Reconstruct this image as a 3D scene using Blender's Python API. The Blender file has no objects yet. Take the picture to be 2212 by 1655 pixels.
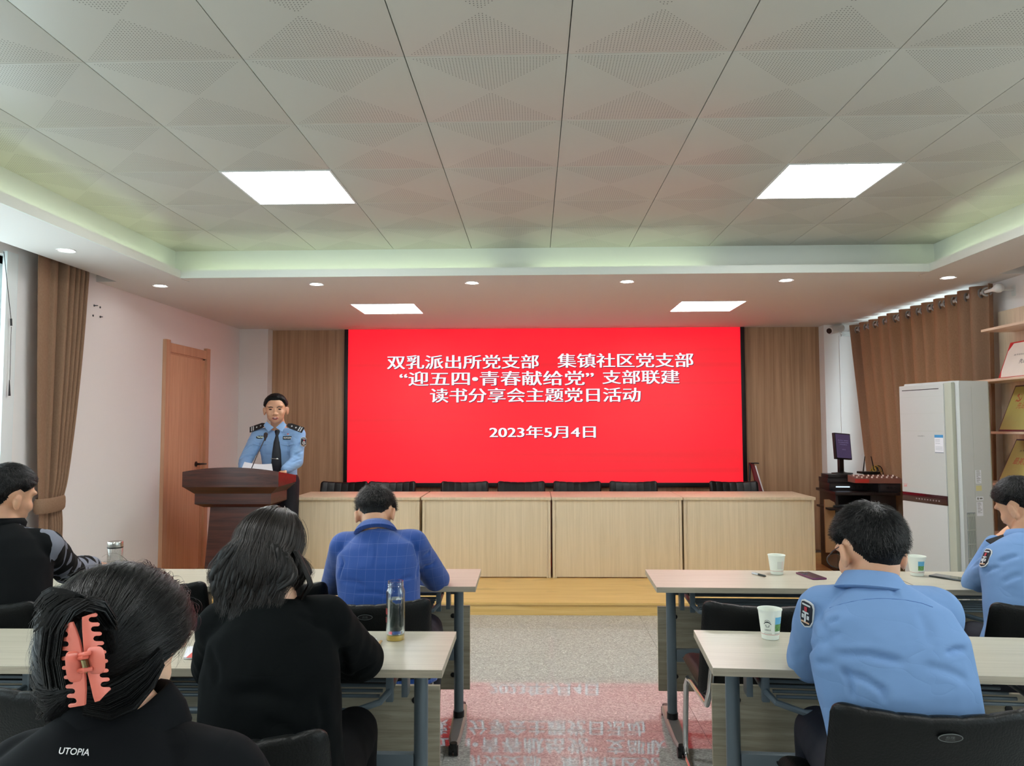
import bpy, bmesh, math, random
import numpy as np
from mathutils import Vector, Matrix, Euler, noise

# ------------------------------------------------------------------ camera, world, exposure
sc = bpy.context.scene
COL = sc.collection
CAM = Vector((0, 0, 1.5))
F_PX, YAW, PITCH, ROLL = 1624.67, 0.02864, 0.05717, 0.003067
_cy, _sy, _cp, _sp = math.cos(YAW), math.sin(YAW), math.cos(PITCH), math.sin(PITCH)
FWD = Vector((-_sy*_cp, _cy*_cp, _sp))
_r0 = Vector((_cy, _sy, 0)); _u0 = _r0.cross(FWD)
RIGHT = _r0*math.cos(ROLL) - _u0*math.sin(ROLL)
UP = _u0*math.cos(ROLL) + _r0*math.sin(ROLL)
cam_data = bpy.data.cameras.new('camera')
cam = bpy.data.objects.new('camera', cam_data); COL.objects.link(cam)
cam.matrix_world = Matrix(((RIGHT.x, UP.x, -FWD.x, CAM.x), (RIGHT.y, UP.y, -FWD.y, CAM.y), (RIGHT.z, UP.z, -FWD.z, CAM.z), (0, 0, 0, 1)))
cam_data.sensor_fit = 'HORIZONTAL'; cam_data.sensor_width = 36
cam_data.lens = 36*F_PX/2212
cam_data.clip_start = 0.05
sc.camera = cam
sc.view_settings.view_transform = 'Standard'; sc.view_settings.look = 'None'
sc.view_settings.gamma = 1; sc.view_settings.use_curve_mapping = False
sc.view_settings.exposure = 0.3
PANEL_L, DOWN_L, STRIP_L, SCREEN_L, SKY_L = 32.0, 34.0, 10.0, 0.95, 4.5

world = bpy.data.worlds.new('sky'); sc.world = world; world.use_nodes = True
_b = world.node_tree.nodes['Background']
_b.inputs[0].default_value = (0.84, 0.95, 1.0, 1); _b.inputs[1].default_value = SKY_L
sc.cycles.max_bounces = 8; sc.cycles.diffuse_bounces = 5; sc.cycles.glossy_bounces = 4
sc.cycles.transmission_bounces = 8; sc.cycles.transparent_max_bounces = 8
sc.cycles.sample_clamp_indirect = 6.0
sc.cycles.caustics_refractive = False; sc.cycles.caustics_reflective = False

def portal(loc, rot, sx, sy):
    l = bpy.data.lights.new('window_daylight', 'AREA'); l.shape = 'RECTANGLE'; l.size = sx; l.size_y = sy
    l.cycles.is_portal = True
    o = bpy.data.objects.new('window_daylight', l); COL.objects.link(o); o.location = loc; o.rotation_euler = rot
WIN_L = [(-1.9, 0.1), (0.6, 2.4), (2.95, 4.69)]     # y ranges of the left wall's windows
WIN_R = [(-1.9, 0.1), (0.9, 2.9), (6.2, 8.15)]
WZ0, WZ1 = 0.9, 2.60
for a, b in WIN_L: portal((-3.52, (a+b)/2, (WZ0+WZ1)/2), (0, -math.pi/2, 0), WZ1-WZ0, b-a)
for a, b in WIN_R[:2]: portal((3.80, (a+b)/2, (WZ0+WZ1)/2), (0, math.pi/2, 0), WZ1-WZ0, b-a)

def at(px, py, X=None, Y=None, Z=None):
    """the point of the room seen at a photograph pixel, at a given depth, height or side distance"""
    d = RIGHT*((px-1106)/F_PX) - UP*((py-827.5)/F_PX) + FWD
    t = (Z-CAM.z)/d.z if Z is not None else (Y/d.y if Y is not None else X/d.x)
    return CAM + d*t

# ------------------------------------------------------------------ materials
def s2l(c):
    return tuple(((v/255)/12.92 if v/255 <= .04045 else ((v/255+.055)/1.055)**2.4) for v in c)
MATS = {}
def new_mat(name):
    m = bpy.data.materials.new(name); m.use_nodes = True
    return m, m.node_tree.nodes, m.node_tree.links, m.node_tree.nodes['Principled BSDF']
def mat(name, rgb, rough=.5, metal=0, spec=.5, emis=None, strength=0, trans=0, ior=1.45, noise_amt=0, noise_scale=8, bump=0, bump_scale=60, sheen=0, stretch=(1, 1, 1), coat=0, sss=0, crease=0):
    if name in MATS: return MATS[name]
    m, N, L, P = new_mat(name)
    c = s2l(rgb)
    P.inputs['Base Color'].default_value = (*c, 1); P.inputs['Roughness'].default_value = rough
    P.inputs['Metallic'].default_value = metal; P.inputs['Specular IOR Level'].default_value = spec
    P.inputs['IOR'].default_value = ior; P.inputs['Transmission Weight'].default_value = trans
    P.inputs['Sheen Weight'].default_value = sheen; P.inputs['Coat Weight'].default_value = coat
    P.inputs['Subsurface Weight'].default_value = sss; P.inputs['Subsurface Scale'].default_value = .01
    if emis: P.inputs['Emission Color'].default_value = (*s2l(emis), 1); P.inputs['Emission Strength'].default_value = strength
    if noise_amt or bump:
        tc = N.new('ShaderNodeTexCoord'); mp = N.new('ShaderNodeMapping'); mp.inputs['Scale'].default_value = stretch
        L.new(tc.outputs['Object'], mp.inputs['Vector'])
    if noise_amt:
        n = N.new('ShaderNodeTexNoise'); n.inputs['Scale'].default_value = noise_scale; n.inputs['Detail'].default_value = 5
        L.new(mp.outputs[0], n.inputs['Vector'])
        r = N.new('ShaderNodeValToRGB'); r.color_ramp.elements[0].position = .3; r.color_ramp.elements[1].position = .7
        r.color_ramp.elements[0].color = (*[v*(1-noise_amt) for v in c], 1); r.color_ramp.elements[1].color = (*[min(1, v*(1+noise_amt)) for v in c], 1)
        L.new(n.outputs['Fac'], r.inputs[0]); L.new(r.outputs[0], P.inputs['Base Color'])
    if bump:
        n2 = N.new('ShaderNodeTexNoise'); n2.inputs['Scale'].default_value = bump_scale; n2.inputs['Detail'].default_value = 6
        L.new(mp.outputs[0], n2.inputs['Vector'])
        bp = N.new('ShaderNodeBump'); bp.inputs['Strength'].default_value = bump; bp.inputs['Distance'].default_value = .01
        L.new(n2.outputs['Fac'], bp.inputs['Height']); L.new(bp.outputs[0], P.inputs['Normal'])
    if crease:      # soft cloth creases: ridged, stretched noise
        tc = N.new('ShaderNodeTexCoord'); mp = N.new('ShaderNodeMapping'); mp.inputs['Scale'].default_value = (1.0, 1.0, 2.2); mp.inputs['Rotation'].default_value = (.3, .5, .2)
        L.new(tc.outputs['Object'], mp.inputs['Vector'])
        n = N.new('ShaderNodeTexNoise'); n.inputs['Scale'].default_value = 4.2; n.inputs['Detail'].default_value = 2; n.inputs['Distortion'].default_value = .25; L.new(mp.outputs[0], n.inputs['Vector'])
        a = N.new('ShaderNodeMath'); a.operation = 'SUBTRACT'; a.inputs[1].default_value = .5; L.new(n.outputs['Fac'], a.inputs[0])
        b = N.new('ShaderNodeMath'); b.operation = 'ABSOLUTE'; L.new(a.outputs[0], b.inputs[0])
        c2 = N.new('ShaderNodeMath'); c2.operation = 'POWER'; c2.inputs[1].default_value = .6; L.new(b.outputs[0], c2.inputs[0])
        bp = N.new('ShaderNodeBump'); bp.inputs['Strength'].default_value = crease; bp.inputs['Distance'].default_value = .022
        L.new(c2.outputs[0], bp.inputs['Height']); L.new(bp.outputs[0], P.inputs['Normal'])
    MATS[name] = m
    return m
def wood(name, c0, c1, rough=.4, stretch=(40, 40, 1.5), scale=1.0, spec=.5, knots=0, contrast=(.35, .65)):
    """streaky grain: noise stretched along one axis"""
    m, N, L, P = new_mat(name)
    tc = N.new('ShaderNodeTexCoord'); mp = N.new('ShaderNodeMapping'); mp.inputs['Scale'].default_value = stretch
    oi = N.new('ShaderNodeObjectInfo'); add = N.new('ShaderNodeVectorMath'); add.operation = 'ADD'
    mul = N.new('ShaderNodeMath'); mul.operation = 'MULTIPLY'; mul.inputs[1].default_value = 37
    L.new(oi.outputs['Random'], mul.inputs[0]); L.new(tc.outputs['Object'], add.inputs[0]); L.new(mul.outputs[0], add.inputs[1])
    L.new(add.outputs[0], mp.inputs['Vector'])
    n = N.new('ShaderNodeTexNoise'); n.inputs['Scale'].default_value = scale; n.inputs['Detail'].default_value = 8; n.inputs['Roughness'].default_value = .65
    n.inputs['Distortion'].default_value = .6
    L.new(mp.outputs[0], n.inputs['Vector'])
    r = N.new('ShaderNodeValToRGB'); r.color_ramp.elements[0].position = contrast[0]; r.color_ramp.elements[1].position = contrast[1]
    r.color_ramp.elements[0].color = (*s2l(c0), 1); r.color_ramp.elements[1].color = (*s2l(c1), 1)
    L.new(n.outputs['Fac'], r.inputs[0])
    out = r.outputs[0]
    if knots:
        v = N.new('ShaderNodeTexNoise'); v.inputs['Scale'].default_value = 2.6; v.inputs['Detail'].default_value = 3
        mp2 = N.new('ShaderNodeMapping'); mp2.inputs['Scale'].default_value = (1, 2.4, 6)
        L.new(add.outputs[0], mp2.inputs['Vector']); L.new(mp2.outputs[0], v.inputs['Vector'])
        r2 = N.new('ShaderNodeValToRGB'); r2.color_ramp.elements[0].position = .62; r2.color_ramp.elements[1].position = .78
        L.new(v.outputs['Fac'], r2.inputs[0])
        mx = N.new('ShaderNodeMix'); mx.data_type = 'RGBA'; L.new(r2.outputs[0], mx.inputs['Factor'])
        L.new(out, mx.inputs['A']); mx.inputs['B'].default_value = (*[v*knots for v in s2l(c0)], 1)
        out = mx.outputs['Result']
    L.new(out, P.inputs['Base Color']); P.inputs['Roughness'].default_value = rough; P.inputs['Specular IOR Level'].default_value = spec
    b = N.new('ShaderNodeBump'); b.inputs['Strength'].default_value = .08; b.inputs['Distance'].default_value = .002
    L.new(n.outputs['Fac'], b.inputs['Height']); L.new(b.outputs[0], P.inputs['Normal'])
    MATS[name] = m
    return m
def light_mat(name, col, strength):
    m, N, L, P = new_mat(name)
    P.inputs['Base Color'].default_value = (.02, .02, .02, 1)
    P.inputs['Emission Color'].default_value = (*col, 1); P.inputs['Emission Strength'].default_value = strength
    MATS[name] = m; return m

WALL = mat('wall_paint', (228, 224, 222), .75, bump=.05, bump_scale=90)
SOFFIT = mat('soffit_paint', (216, 213, 208), .75, bump=.03, bump_scale=60)
LIP = mat('cove_paint', (214, 218, 210), .7)
TABLE = wood('table_laminate', (174, 169, 152), (188, 183, 166), .32, (2, 60, 60), spec=.5)
TABLE_EDGE = wood('table_edge_band', (150, 142, 126), (178, 168, 150), .45, (2, 60, 60))
PANEL_W = wood('modesty_laminate', (134, 126, 108), (166, 158, 138), .5, (3, 60, 60))
DESK = wood('desk_laminate', (208, 192, 162), (222, 206, 178), .38, (50, 50, 1.3))
STAGEW = wood('stage_laminate', (208, 168, 96), (224, 188, 120), .28, (1.2, 16, 30), knots=.75)
BACKW = wood('brown_wall_laminate', (142, 108, 80), (186, 152, 120), .45, (26, 26, .55), contrast=(.3, .7))
DOORW = wood('door_laminate', (196, 150, 118), (214, 170, 138), .42, (45, 45, 1.4))
DOORF = wood('door_frame_laminate', (188, 142, 112), (206, 162, 130), .42, (45, 45, 1.4))
SHELFW = wood('shelf_laminate', (208, 184, 160), (224, 202, 178), .45, (30, 2, 30))
SHELFB = wood('shelf_back_laminate', (196, 178, 154), (214, 198, 174), .5, (30, 30, 2))
ROSE = wood('rosewood', (50, 22, 16), (84, 42, 32), .3, (2, 40, 40), spec=.6)
DARKW = wood('dark_desk_wood', (18, 11, 10), (32, 19, 17), .35, (3, 40, 40))
GREY = mat('grey_steel_paint', (92, 104, 112), .38, .2)
GREYD = mat('dark_steel_paint', (58, 66, 70), .45, .2)
ALU = mat('foot_aluminium', (168, 164, 162), .35, .7)
CHROME = mat('chrome', (210, 210, 210), .12, 1)
STEEL = mat('brushed_steel', (190, 188, 182), .28, 1)
BLACKP = mat('black_plastic', (14, 14, 15), .4)
BLACKG = mat('black_gloss', (10, 10, 12), .12, coat=.5)
LEATHER = mat('black_leatherette', (10, 12, 12), .42, spec=.28, bump=.2, bump_scale=180)
ACW = mat('air_conditioner_white', (188, 190, 188), .35)
WHITEP = mat('white_plastic', (218, 220, 218), .3)
GREYP = mat('grey_plastic', (168, 172, 162), .4)
PAPER = mat('paper_white', (225, 226, 232), .7)
PINK = mat('pink_paper', (236, 178, 192), .8)
RED = mat('red_print', (196, 40, 44), .6)
def thin_glass():
    m, N, L, P = new_mat('thin_bottle_glass')
    tr = N.new('ShaderNodeBsdfTransparent'); tr.inputs[0].default_value = (.93, .95, .95, 1)
    gl = N.new('ShaderNodeBsdfGlossy'); gl.inputs['Roughness'].default_value = .03
    lw = N.new('ShaderNodeLayerWeight'); lw.inputs[0].default_value = .22; mx = N.new('ShaderNodeMixShader')
    L.new(lw.outputs['Facing'], mx.inputs[0]); L.new(tr.outputs[0], mx.inputs[1]); L.new(gl.outputs[0], mx.inputs[2]); L.new(mx.outputs[0], N['Material Output'].inputs[0])
    return m
TGLASS = thin_glass()
def lens_glass():
    m, N, L, P = new_mat('spectacle_lens')
    tr = N.new('ShaderNodeBsdfTransparent'); gl = N.new('ShaderNodeBsdfGlossy'); gl.inputs['Roughness'].default_value = .02; mx = N.new('ShaderNodeMixShader'); mx.inputs[0].default_value = .08
    L.new(tr.outputs[0], mx.inputs[1]); L.new(gl.outputs[0], mx.inputs[2]); L.new(mx.outputs[0], N['Material Output'].inputs[0]); return m
LENS = lens_glass()
GLASS = mat('clear_glass', (250, 252, 252), .0, trans=1, ior=1.45)
WATER = mat('water', (240, 248, 248), .0, trans=1, ior=1.33)
SKIN = mat('skin', (206, 158, 128), .5, sss=.15, noise_amt=.06, noise_scale=14, bump=.05, bump_scale=120)
SKIN2 = mat('pale_skin', (222, 180, 152), .5, sss=.15, noise_amt=.04, noise_scale=14)
EARS = mat('ear_skin', (206, 140, 112), .5, sss=.2)
HAIRM = mat('black_hair', (10, 10, 11), .5, spec=.2, bump=.5, bump_scale=50, stretch=(3, 3, 1))
HAIRS = mat('black_hair_strands', (11, 11, 12), .4, spec=.35)
HAIRL = mat('lit_hair_strands', (24, 24, 26), .36, spec=.5)  # paler than the rest: hair sheen put into the base colour
HAIRB = mat('brown_black_hair', (14, 12, 11), .48, spec=.3)
HAIRBS = mat('brown_black_strands', (34, 28, 25), .4, spec=.5)
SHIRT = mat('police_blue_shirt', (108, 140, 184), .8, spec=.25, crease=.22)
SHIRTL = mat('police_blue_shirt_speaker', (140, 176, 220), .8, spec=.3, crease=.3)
NAVY = mat('navy_cloth', (14, 18, 32), .7, bump=.2, bump_scale=12)
TIE = mat('navy_tie', (10, 14, 28), .5)
BLKCOAT = mat('black_wool', (9, 12, 13), .9, spec=.12, crease=.18, noise_amt=.15, noise_scale=120)
BLKHOOD = mat('black_jersey', (15, 17, 20), .9, spec=.15, crease=.3)
WHITE = mat('white_print', (235, 235, 235), .6)
SILVER = mat('silver_thread', (190, 194, 196), .5)
CORAL = mat('coral_plastic', (222, 118, 100), .42, spec=.5, coat=.1)
GOLD = mat('gold_plate', (172, 168, 92), .35, .0, noise_amt=.08, noise_scale=5)
MAROON = mat('maroon_frame', (66, 22, 30), .3, coat=.3)
CURT = None

# ------------------------------------------------------------------ mesh helpers
class MB:
    def __init__(s): s.bm = bmesh.new()
    def _mi(s, faces, mi):
        for f in faces: f.material_index = mi
    def box(s, x0, x1, y0, y1, z0, z1, mi=0, bev=0, M=None):
        b = bmesh.new()
        bmesh.ops.create_cube(b, size=1)
        for v in b.verts: v.co = Vector((x0+(v.co.x+.5)*(x1-x0), y0+(v.co.y+.5)*(y1-y0), z0+(v.co.z+.5)*(z1-z0)))
        main = list(b.faces)
        if bev:
            bmesh.ops.bevel(b, geom=b.edges[:], offset=bev, segments=2, affect='EDGES', profile=.7)
            for f in b.faces: f.smooth = not any(abs(abs(c)-1) < 1e-4 for c in f.normal)
            b.normal_update()
            for f in b.faces: f.smooth = not any(abs(abs(c)-1) < 1e-4 for c in f.normal)
        return s.merge(b, mi, M, True)
    def merge(s, b, mi=0, M=None, keep=False):
        if M is not None: bmesh.ops.transform(b, matrix=M, verts=b.verts)
        vm = {}
        for v in b.verts: vm[v] = s.bm.verts.new(v.co)
        for f in b.faces:
            try: nf = s.bm.faces.new([vm[v] for v in f.verts]); nf.material_index = mi; nf.smooth = f.smooth if keep else True
            except ValueError: pass
        b.free(); return s
    def rings(s, rings, mi=0, cap0=True, cap1=True, closed=True):
        vs = [[s.bm.verts.new(p) for p in r] for r in rings]
        n = len(vs[0])
        for a, b in zip(vs, vs[1:]):
            for i in range(n if closed else n-1):
                j = (i+1) % n
                f = s.bm.faces.new((a[i], a[j], b[j], b[i])); f.material_index = mi; f.smooth = True
        if cap0 and closed: f = s.bm.faces.new(list(reversed(vs[0]))); f.material_index = mi
        if cap1 and closed: f = s.bm.faces.new(vs[-1]); f.material_index = mi
        return s
    def tube(s, pts, r, n=8, mi=0, caps=True, flat=None):
        pts = [Vector(p) for p in pts]
        rs = r if isinstance(r, (list, tuple)) else [r]*len(pts)
        rings = []; prev = None
        for i, p in enumerate(pts):
            t = (pts[min(i+1, len(pts)-1)] - pts[max(i-1, 0)])
            t = t.normalized() if t.length > 1e-9 else Vector((0, 0, 1))
            if prev is None:
                a = Vector((0, 0, 1)) if abs(t.z) < .9 else Vector((1, 0, 0))
                u = t.cross(a).normalized()
            else:
                u = prev - t*prev.dot(t); u = u.normalized() if u.length > 1e-6 else t.orthogonal().normalized()
            prev = u; w = t.cross(u)
            k = flat or 1
            rings.append([p + u*math.cos(2*math.pi*j/n)*rs[i] + w*math.sin(2*math.pi*j/n)*rs[i]*k for j in range(n)])
        return s.rings(rings, mi, caps, caps)
    def cyl(s, p0, p1, r0, r1=None, n=16, mi=0):
        return s.tube([p0, p1], [r0, r1 if r1 is not None else r0], n, mi)
    def lathe(s, prof, c=(0, 0, 0), n=24, mi=0, caps=True):
        c = Vector(c)
        rings = [[c + Vector((r*math.cos(2*math.pi*j/n), r*math.sin(2*math.pi*j/n), z)) for j in range(n)] for r, z in prof]
        return s.rings(rings, mi, caps, caps)
    def prism(s, pts, y0, y1, mi=0, M=None, tri=True):
        """polygon given in x,z extruded along y"""
        b = bmesh.new()
        vs = [b.verts.new((p[0], y0, p[1])) for p in pts]
        es = [b.edges.new((vs[i], vs[(i+1) % len(vs)])) for i in range(len(vs))]
        bmesh.ops.triangle_fill(b, use_beauty=True, edges=es)
        r = bmesh.ops.extrude_face_region(b, geom=b.faces[:])
        for v in [g for g in r['geom'] if isinstance(g, bmesh.types.BMVert)]: v.co.y = y1
        bmesh.ops.recalc_face_normals(b, faces=b.faces)
        n0 = len(s.bm.faces)
        s.merge(b, mi, M)
        for f in list(s.bm.faces)[n0:]: f.smooth = False
        return s
    def ball(s, c, r, mi=0, R=None, seg=16, rin=10):
        b = bmesh.new(); bmesh.ops.create_uvsphere(b, u_segments=seg, v_segments=rin, radius=1)
        r = r if isinstance(r, (tuple, list)) else (r, r, r)
        M = Matrix.Translation(c) @ (R.to_4x4() if R is not None else Matrix()) @ Matrix.Diagonal((*r, 1))
        return s.merge(b, mi, M)
    def capsule(s, p0, r0, p1, r1, n=12, mi=0):
        p0 = Vector(p0); p1 = Vector(p1); d = p1-p0
        ts = []
        for k in range(5): a = -math.pi/2 + k*math.pi/8; ts.append((p0 + d.normalized()*math.sin(a)*r0, max(1e-4, math.cos(a)*r0)))
        for k in range(5): a = k*math.pi/8; ts.append((p1 + d.normalized()*math.sin(a)*r1, max(1e-4, math.cos(a)*r1)))
        return s.tube([t[0] for t in ts], [t[1] for t in ts], n, mi)
    def chain(s, pts, rs, n=14, mi=0):
        for i in range(len(pts)-1): s.capsule(pts[i], rs[i], pts[i+1], rs[i+1], n, mi)
        return s
    def mesh(s, name, mats):
        bmesh.ops.recalc_face_normals(s.bm, faces=s.bm.faces)
        me = bpy.data.meshes.new(name); s.bm.to_mesh(me); s.bm.free()
        for m in (mats if isinstance(mats, (list, tuple)) else [mats]): me.materials.append(m)
        return me

def link(name, data, parent=None):
    o = bpy.data.objects.new(name, data); COL.objects.link(o)
    if parent is not None: o.parent = parent
    return o
def sharp(me, ang=35):
    me.set_sharp_from_angle(angle=math.radians(ang))
def part(name, mb, mats, parent=None, ang=35, smooth=True):
    me = mb.mesh(name, mats)
    if not smooth: me.polygons.foreach_set('use_smooth', [False]*len(me.polygons))
    else: sharp(me, ang)
    return link(name, me, parent)
def tag(o, label=None, cat=None, group=None, kind=None):
    if label: o['label'] = label
    if cat: o['category'] = cat
    if group: o['group'] = group
    if kind: o['kind'] = kind
    return o
def thing(name, label, cat, loc=(0, 0, 0), rz=0, group=None):
    o = bpy.data.objects.new(name, None); COL.objects.link(o); o.empty_display_size = .1
    o.location = loc; o.rotation_euler = (0, 0, rz)
    return tag(o, label, cat, group)
def copy_tree(o, parent=None):
    c = o.copy(); COL.objects.link(c); c.parent = parent
    for ch in o.children: copy_tree(ch, c)
    return c
def dup(o, loc, rz=0, label=None, group=None):
    c = copy_tree(o); c.location = loc; c.rotation_euler = (0, 0, rz)
    if label: c['label'] = label
    if group: c['group'] = group
    return c
def struct(name, mb, mats, ang=35):
    o = part(name, mb, mats, None, ang); o['kind'] = 'structure'; return o

def text_mesh(s, bold=0.0, shear=0.0, thick=0.0):
    cu = bpy.data.curves.new('lettering', 'FONT'); cu.body = s; cu.size = 1; cu.offset = bold; cu.shear = shear; cu.extrude = thick
    cu.resolution_u = 3
    o = bpy.data.objects.new('lettering', cu); COL.objects.link(o)
    dg = bpy.context.evaluated_depsgraph_get(); me = bpy.data.meshes.new_from_object(o.evaluated_get(dg))
    bpy.data.objects.remove(o); bpy.data.curves.remove(cu)
    return me
def add_text(mb, s, M, box=None, height=None, mi=0, bold=0, shear=0, song=0, thick=0):
    """lettering fitted into a width x height box (or to a height), centred on M's origin; M maps x,y to the surface"""
    me = text_mesh(s, bold, shear, thick)
    co = np.array([v.co[:] for v in me.vertices]) if len(me.vertices) else np.zeros((1, 3))
    lo, hi = co.min(0), co.max(0)
    w, h = max(hi[0]-lo[0], 1e-6), max(hi[1]-lo[1], 1e-6)
    if box: kx, ky = box[0]/w, box[1]/h
    else: kx = ky = height/h
    for dx in ([0] if not song else [-song, 0, song]):
        b = bmesh.new(); b.from_mesh(me)
        for v in b.verts: v.co = Vector(((v.co.x-(lo[0]+hi[0])/2)*kx+dx, (v.co.y-(lo[1]+hi[1])/2)*ky, v.co.z*ky + abs(dx)*1e-3))
        n0 = len(mb.bm.faces); mb.merge(b, mi, M)
    bpy.data.meshes.remove(me)
    return kx*w
def frame_M(origin, xdir, ydir):
    x = Vector(xdir).normalized(); y = Vector(ydir); y = (y - x*y.dot(x)).normalized(); z = x.cross(y)
    return Matrix(((x.x, y.x, z.x, origin[0]), (x.y, y.y, z.y, origin[1]), (x.z, y.z, z.z, origin[2]), (0, 0, 0, 1)))
FACE_CAM = lambda p: frame_M(p, (1, 0, 0), (0, 0, 1))        # a vertical surface facing -Y
FACE_LEFT = lambda p: frame_M(p, (0, -1, 0), (0, 0, 1))      # a surface facing -X

# ------------------------------------------------------------------ the room
XL, XR, YB, YF, SZ, CZ = -3.36, 3.65, 8.47, -2.6, 2.618, 2.858
def wall_x(name, x0, x1, openings, ylo, yhi, z1=3.0):
    m = MB(); y = ylo
    for a, b in openings:
        m.box(x0, x1, y, a, 0, z1); m.box(x0, x1, a, b, 0, WZ0); m.box(x0, x1, a, b, WZ1, z1); y = b
    m.box(x0, x1, y, yhi, 0, z1)
    return struct(name, m, WALL)
# the door opening on the left wall is closed by the door itself
wall_x('wall_left', XL-.16, XL, WIN_L, YF, 8.8)
wall_x('wall_right', XR, XR+.16, WIN_R, YF, 8.8)
m = MB(); m.box(XL-.16, XR+.16, YF-.15, YF, 0, 3.0); struct('wall_front', m, WALL)
wb = MB()
wb.box(XL, XR, 8.70, 8.85, 0, 3.0)
wb.box(XL, -3.03, 8.47, 8.70, 0, SZ); wb.box(3.25, XR, 8.47, 8.70, 0, SZ)
wall_back = struct('wall_back', wb, WALL)
for a, b in ((-3.03, -2.12), (-2.12, -.9), (-.9, .32), (.32, 1.54), (1.54, 2.40), (2.40, 3.25)):
    p = MB(); p.box(a+.0006, b-.0006, 8.62, 8.70, .1, SZ); part('wood_panel', p, BACKW, wall_back)

# floor: vinyl tiles
def floor_material():
    m, N, L, P = new_mat('speckled_vinyl')
    tc = N.new('ShaderNodeTexCoord'); gp = N.new('ShaderNodeNewGeometry')
    n = N.new('ShaderNodeTexVoronoi'); n.inputs['Scale'].default_value = 130; L.new(gp.outputs['Position'], n.inputs['Vector'])
    r = N.new('ShaderNodeValToRGB'); e = r.color_ramp.elements
    e[0].position = 0; e[0].color = (*s2l((150, 150, 146)), 1); e[1].position = 1; e[1].color = (*s2l((192, 192, 188)), 1)
    hsv = N.new('ShaderNodeSeparateColor'); L.new(n.outputs['Color'], hsv.inputs[0]); L.new(hsv.outputs[0], r.inputs[0])
    v = N.new('ShaderNodeTexVoronoi'); v.inputs['Scale'].default_value = 26; L.new(gp.outputs['Position'], v.inputs['Vector'])
    r2 = N.new('ShaderNodeValToRGB'); r2.color_ramp.elements[0].position = .10; r2.color_ramp.elements[0].color = (1, 1, 1, 1)
    r2.color_ramp.elements[1].position = .13; r2.color_ramp.elements[1].color = (0, 0, 0, 1)
    L.new(v.outputs['Distance'], r2.inputs[0])
    mx = N.new('ShaderNodeMix'); mx.data_type = 'RGBA'; L.new(r2.outputs[0], mx.inputs['Factor']); L.new(r.outputs[0], mx.inputs['A'])
    mx.inputs['B'].default_value = (*s2l((222, 222, 218)), 1)
    L.new(mx.outputs['Result'], P.inputs['Base Color'])
    P.inputs['Roughness'].default_value = .02; P.inputs['Specular IOR Level'].default_value = .6
    return m
FLOORM = floor_material()
fb = MB(); fb.box(XL, XR, 1.33, 8.8, -.1, -.003); fb.box(XL, XR, YF, 1.33, -.1, 0)
floor = struct('floor', fb, [FLOORM])
tile_me = {}
yy = 1.33
for j in range(8):
    y0, y1 = 1.33+.62*j, min(1.33+.62*(j+1), 6.08)
    if y1-y0 < .02: continue
    for i in range(-6, 6):
        x0, x1 = max(.206+.62*i, XL), min(.206+.62*(i+1), XR)
        if x1-x0 < .02: continue
        key = (round(x1-x0, 3), round(y1-y0, 3))
        if key not in tile_me:
            t = MB(); t.box(0, x1-x0-.0026, 0, y1-y0-.0026, -.0035, 0); tile_me[key] = t.mesh('floor_tile', FLOORM); sharp(tile_me[key])
        o = link('floor_tile', tile_me[key], floor); o.location = (x0+.0008, y0+.0008, 0)

# stage
stage = thing('stage', 'low yellow wood laminate platform across the far end of the room', 'stage', (0, 6.07, 0))
for a, b in ((XL, -1.11), (-1.11, 1.33), (1.33, XR)):
    t = MB(); t.box(a+.0008, b-.0008, -.012, 2.39, .082, .1, bev=.001); part('deck_board', t, STAGEW, stage)
    t = MB(); t.box(a+.0008, b-.0008, 0, .02, 0, .082); part('riser_board', t, STAGEW, stage)

# soffit ring with its cove, and the tiled ceiling above
IXL, IXR, IY, LXL, LXR, LY = -2.77, 3.02, 5.683, -2.645, 2.89, 5.52
c = MB()
c.box(XL, XR, IY, 8.85, SZ, 3.0)
c.box(XL-.16, XR+.16, YF-.15, 8.85, 3.0, 3.08)
PBL, PBR, PBY = -3.20, 3.46, 5.64     # curtain boxes along both windows
c.box(PBL, IXL, YF, IY, SZ, 3.0); c.box(IXR, PBR, YF, IY, SZ, 3.0)
c.box(XL, PBL, PBY, IY, SZ, 3.0); c.box(PBR, XR, PBY, IY, SZ, 3.0)
c.box(XL, PBL, YF, PBY, 2.80, 3.0); c.box(PBR, XR, YF, PBY, 2.80, 3.0)
ceiling = struct('ceiling', c, [SOFFIT])
t = MB()
t.box(LXL, LXR, LY+.012, IY, SZ, SZ+.02)
t.box(IXL, LXL-.012, YF, IY, SZ, SZ+.02); t.box(LXR+.012, IXR, YF, IY, SZ, SZ+.02)
part('cove_shelf', t, SOFFIT, ceiling)
t = MB()
t.box(LXL, LXR, LY, LY+.012, SZ-.001, SZ+.058); t.box(LXL-.012, LXL, YF, LY+.012, SZ-.001, SZ+.058); t.box(LXR, LXR+.012, YF, LY+.012, SZ-.001, SZ+.058)
part('cove_lip', t, LIP, ceiling)
t = MB()
t.box(IXL, IXR, IY-.004, IY, SZ+.02, CZ); t.box(IXL-.0, IXL+.004, YF, IY, SZ+.02, CZ); t.box(IXR-.004, IXR, YF, IY, SZ+.02, CZ)
part('cove_wall', t, LIP, ceiling)
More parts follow.
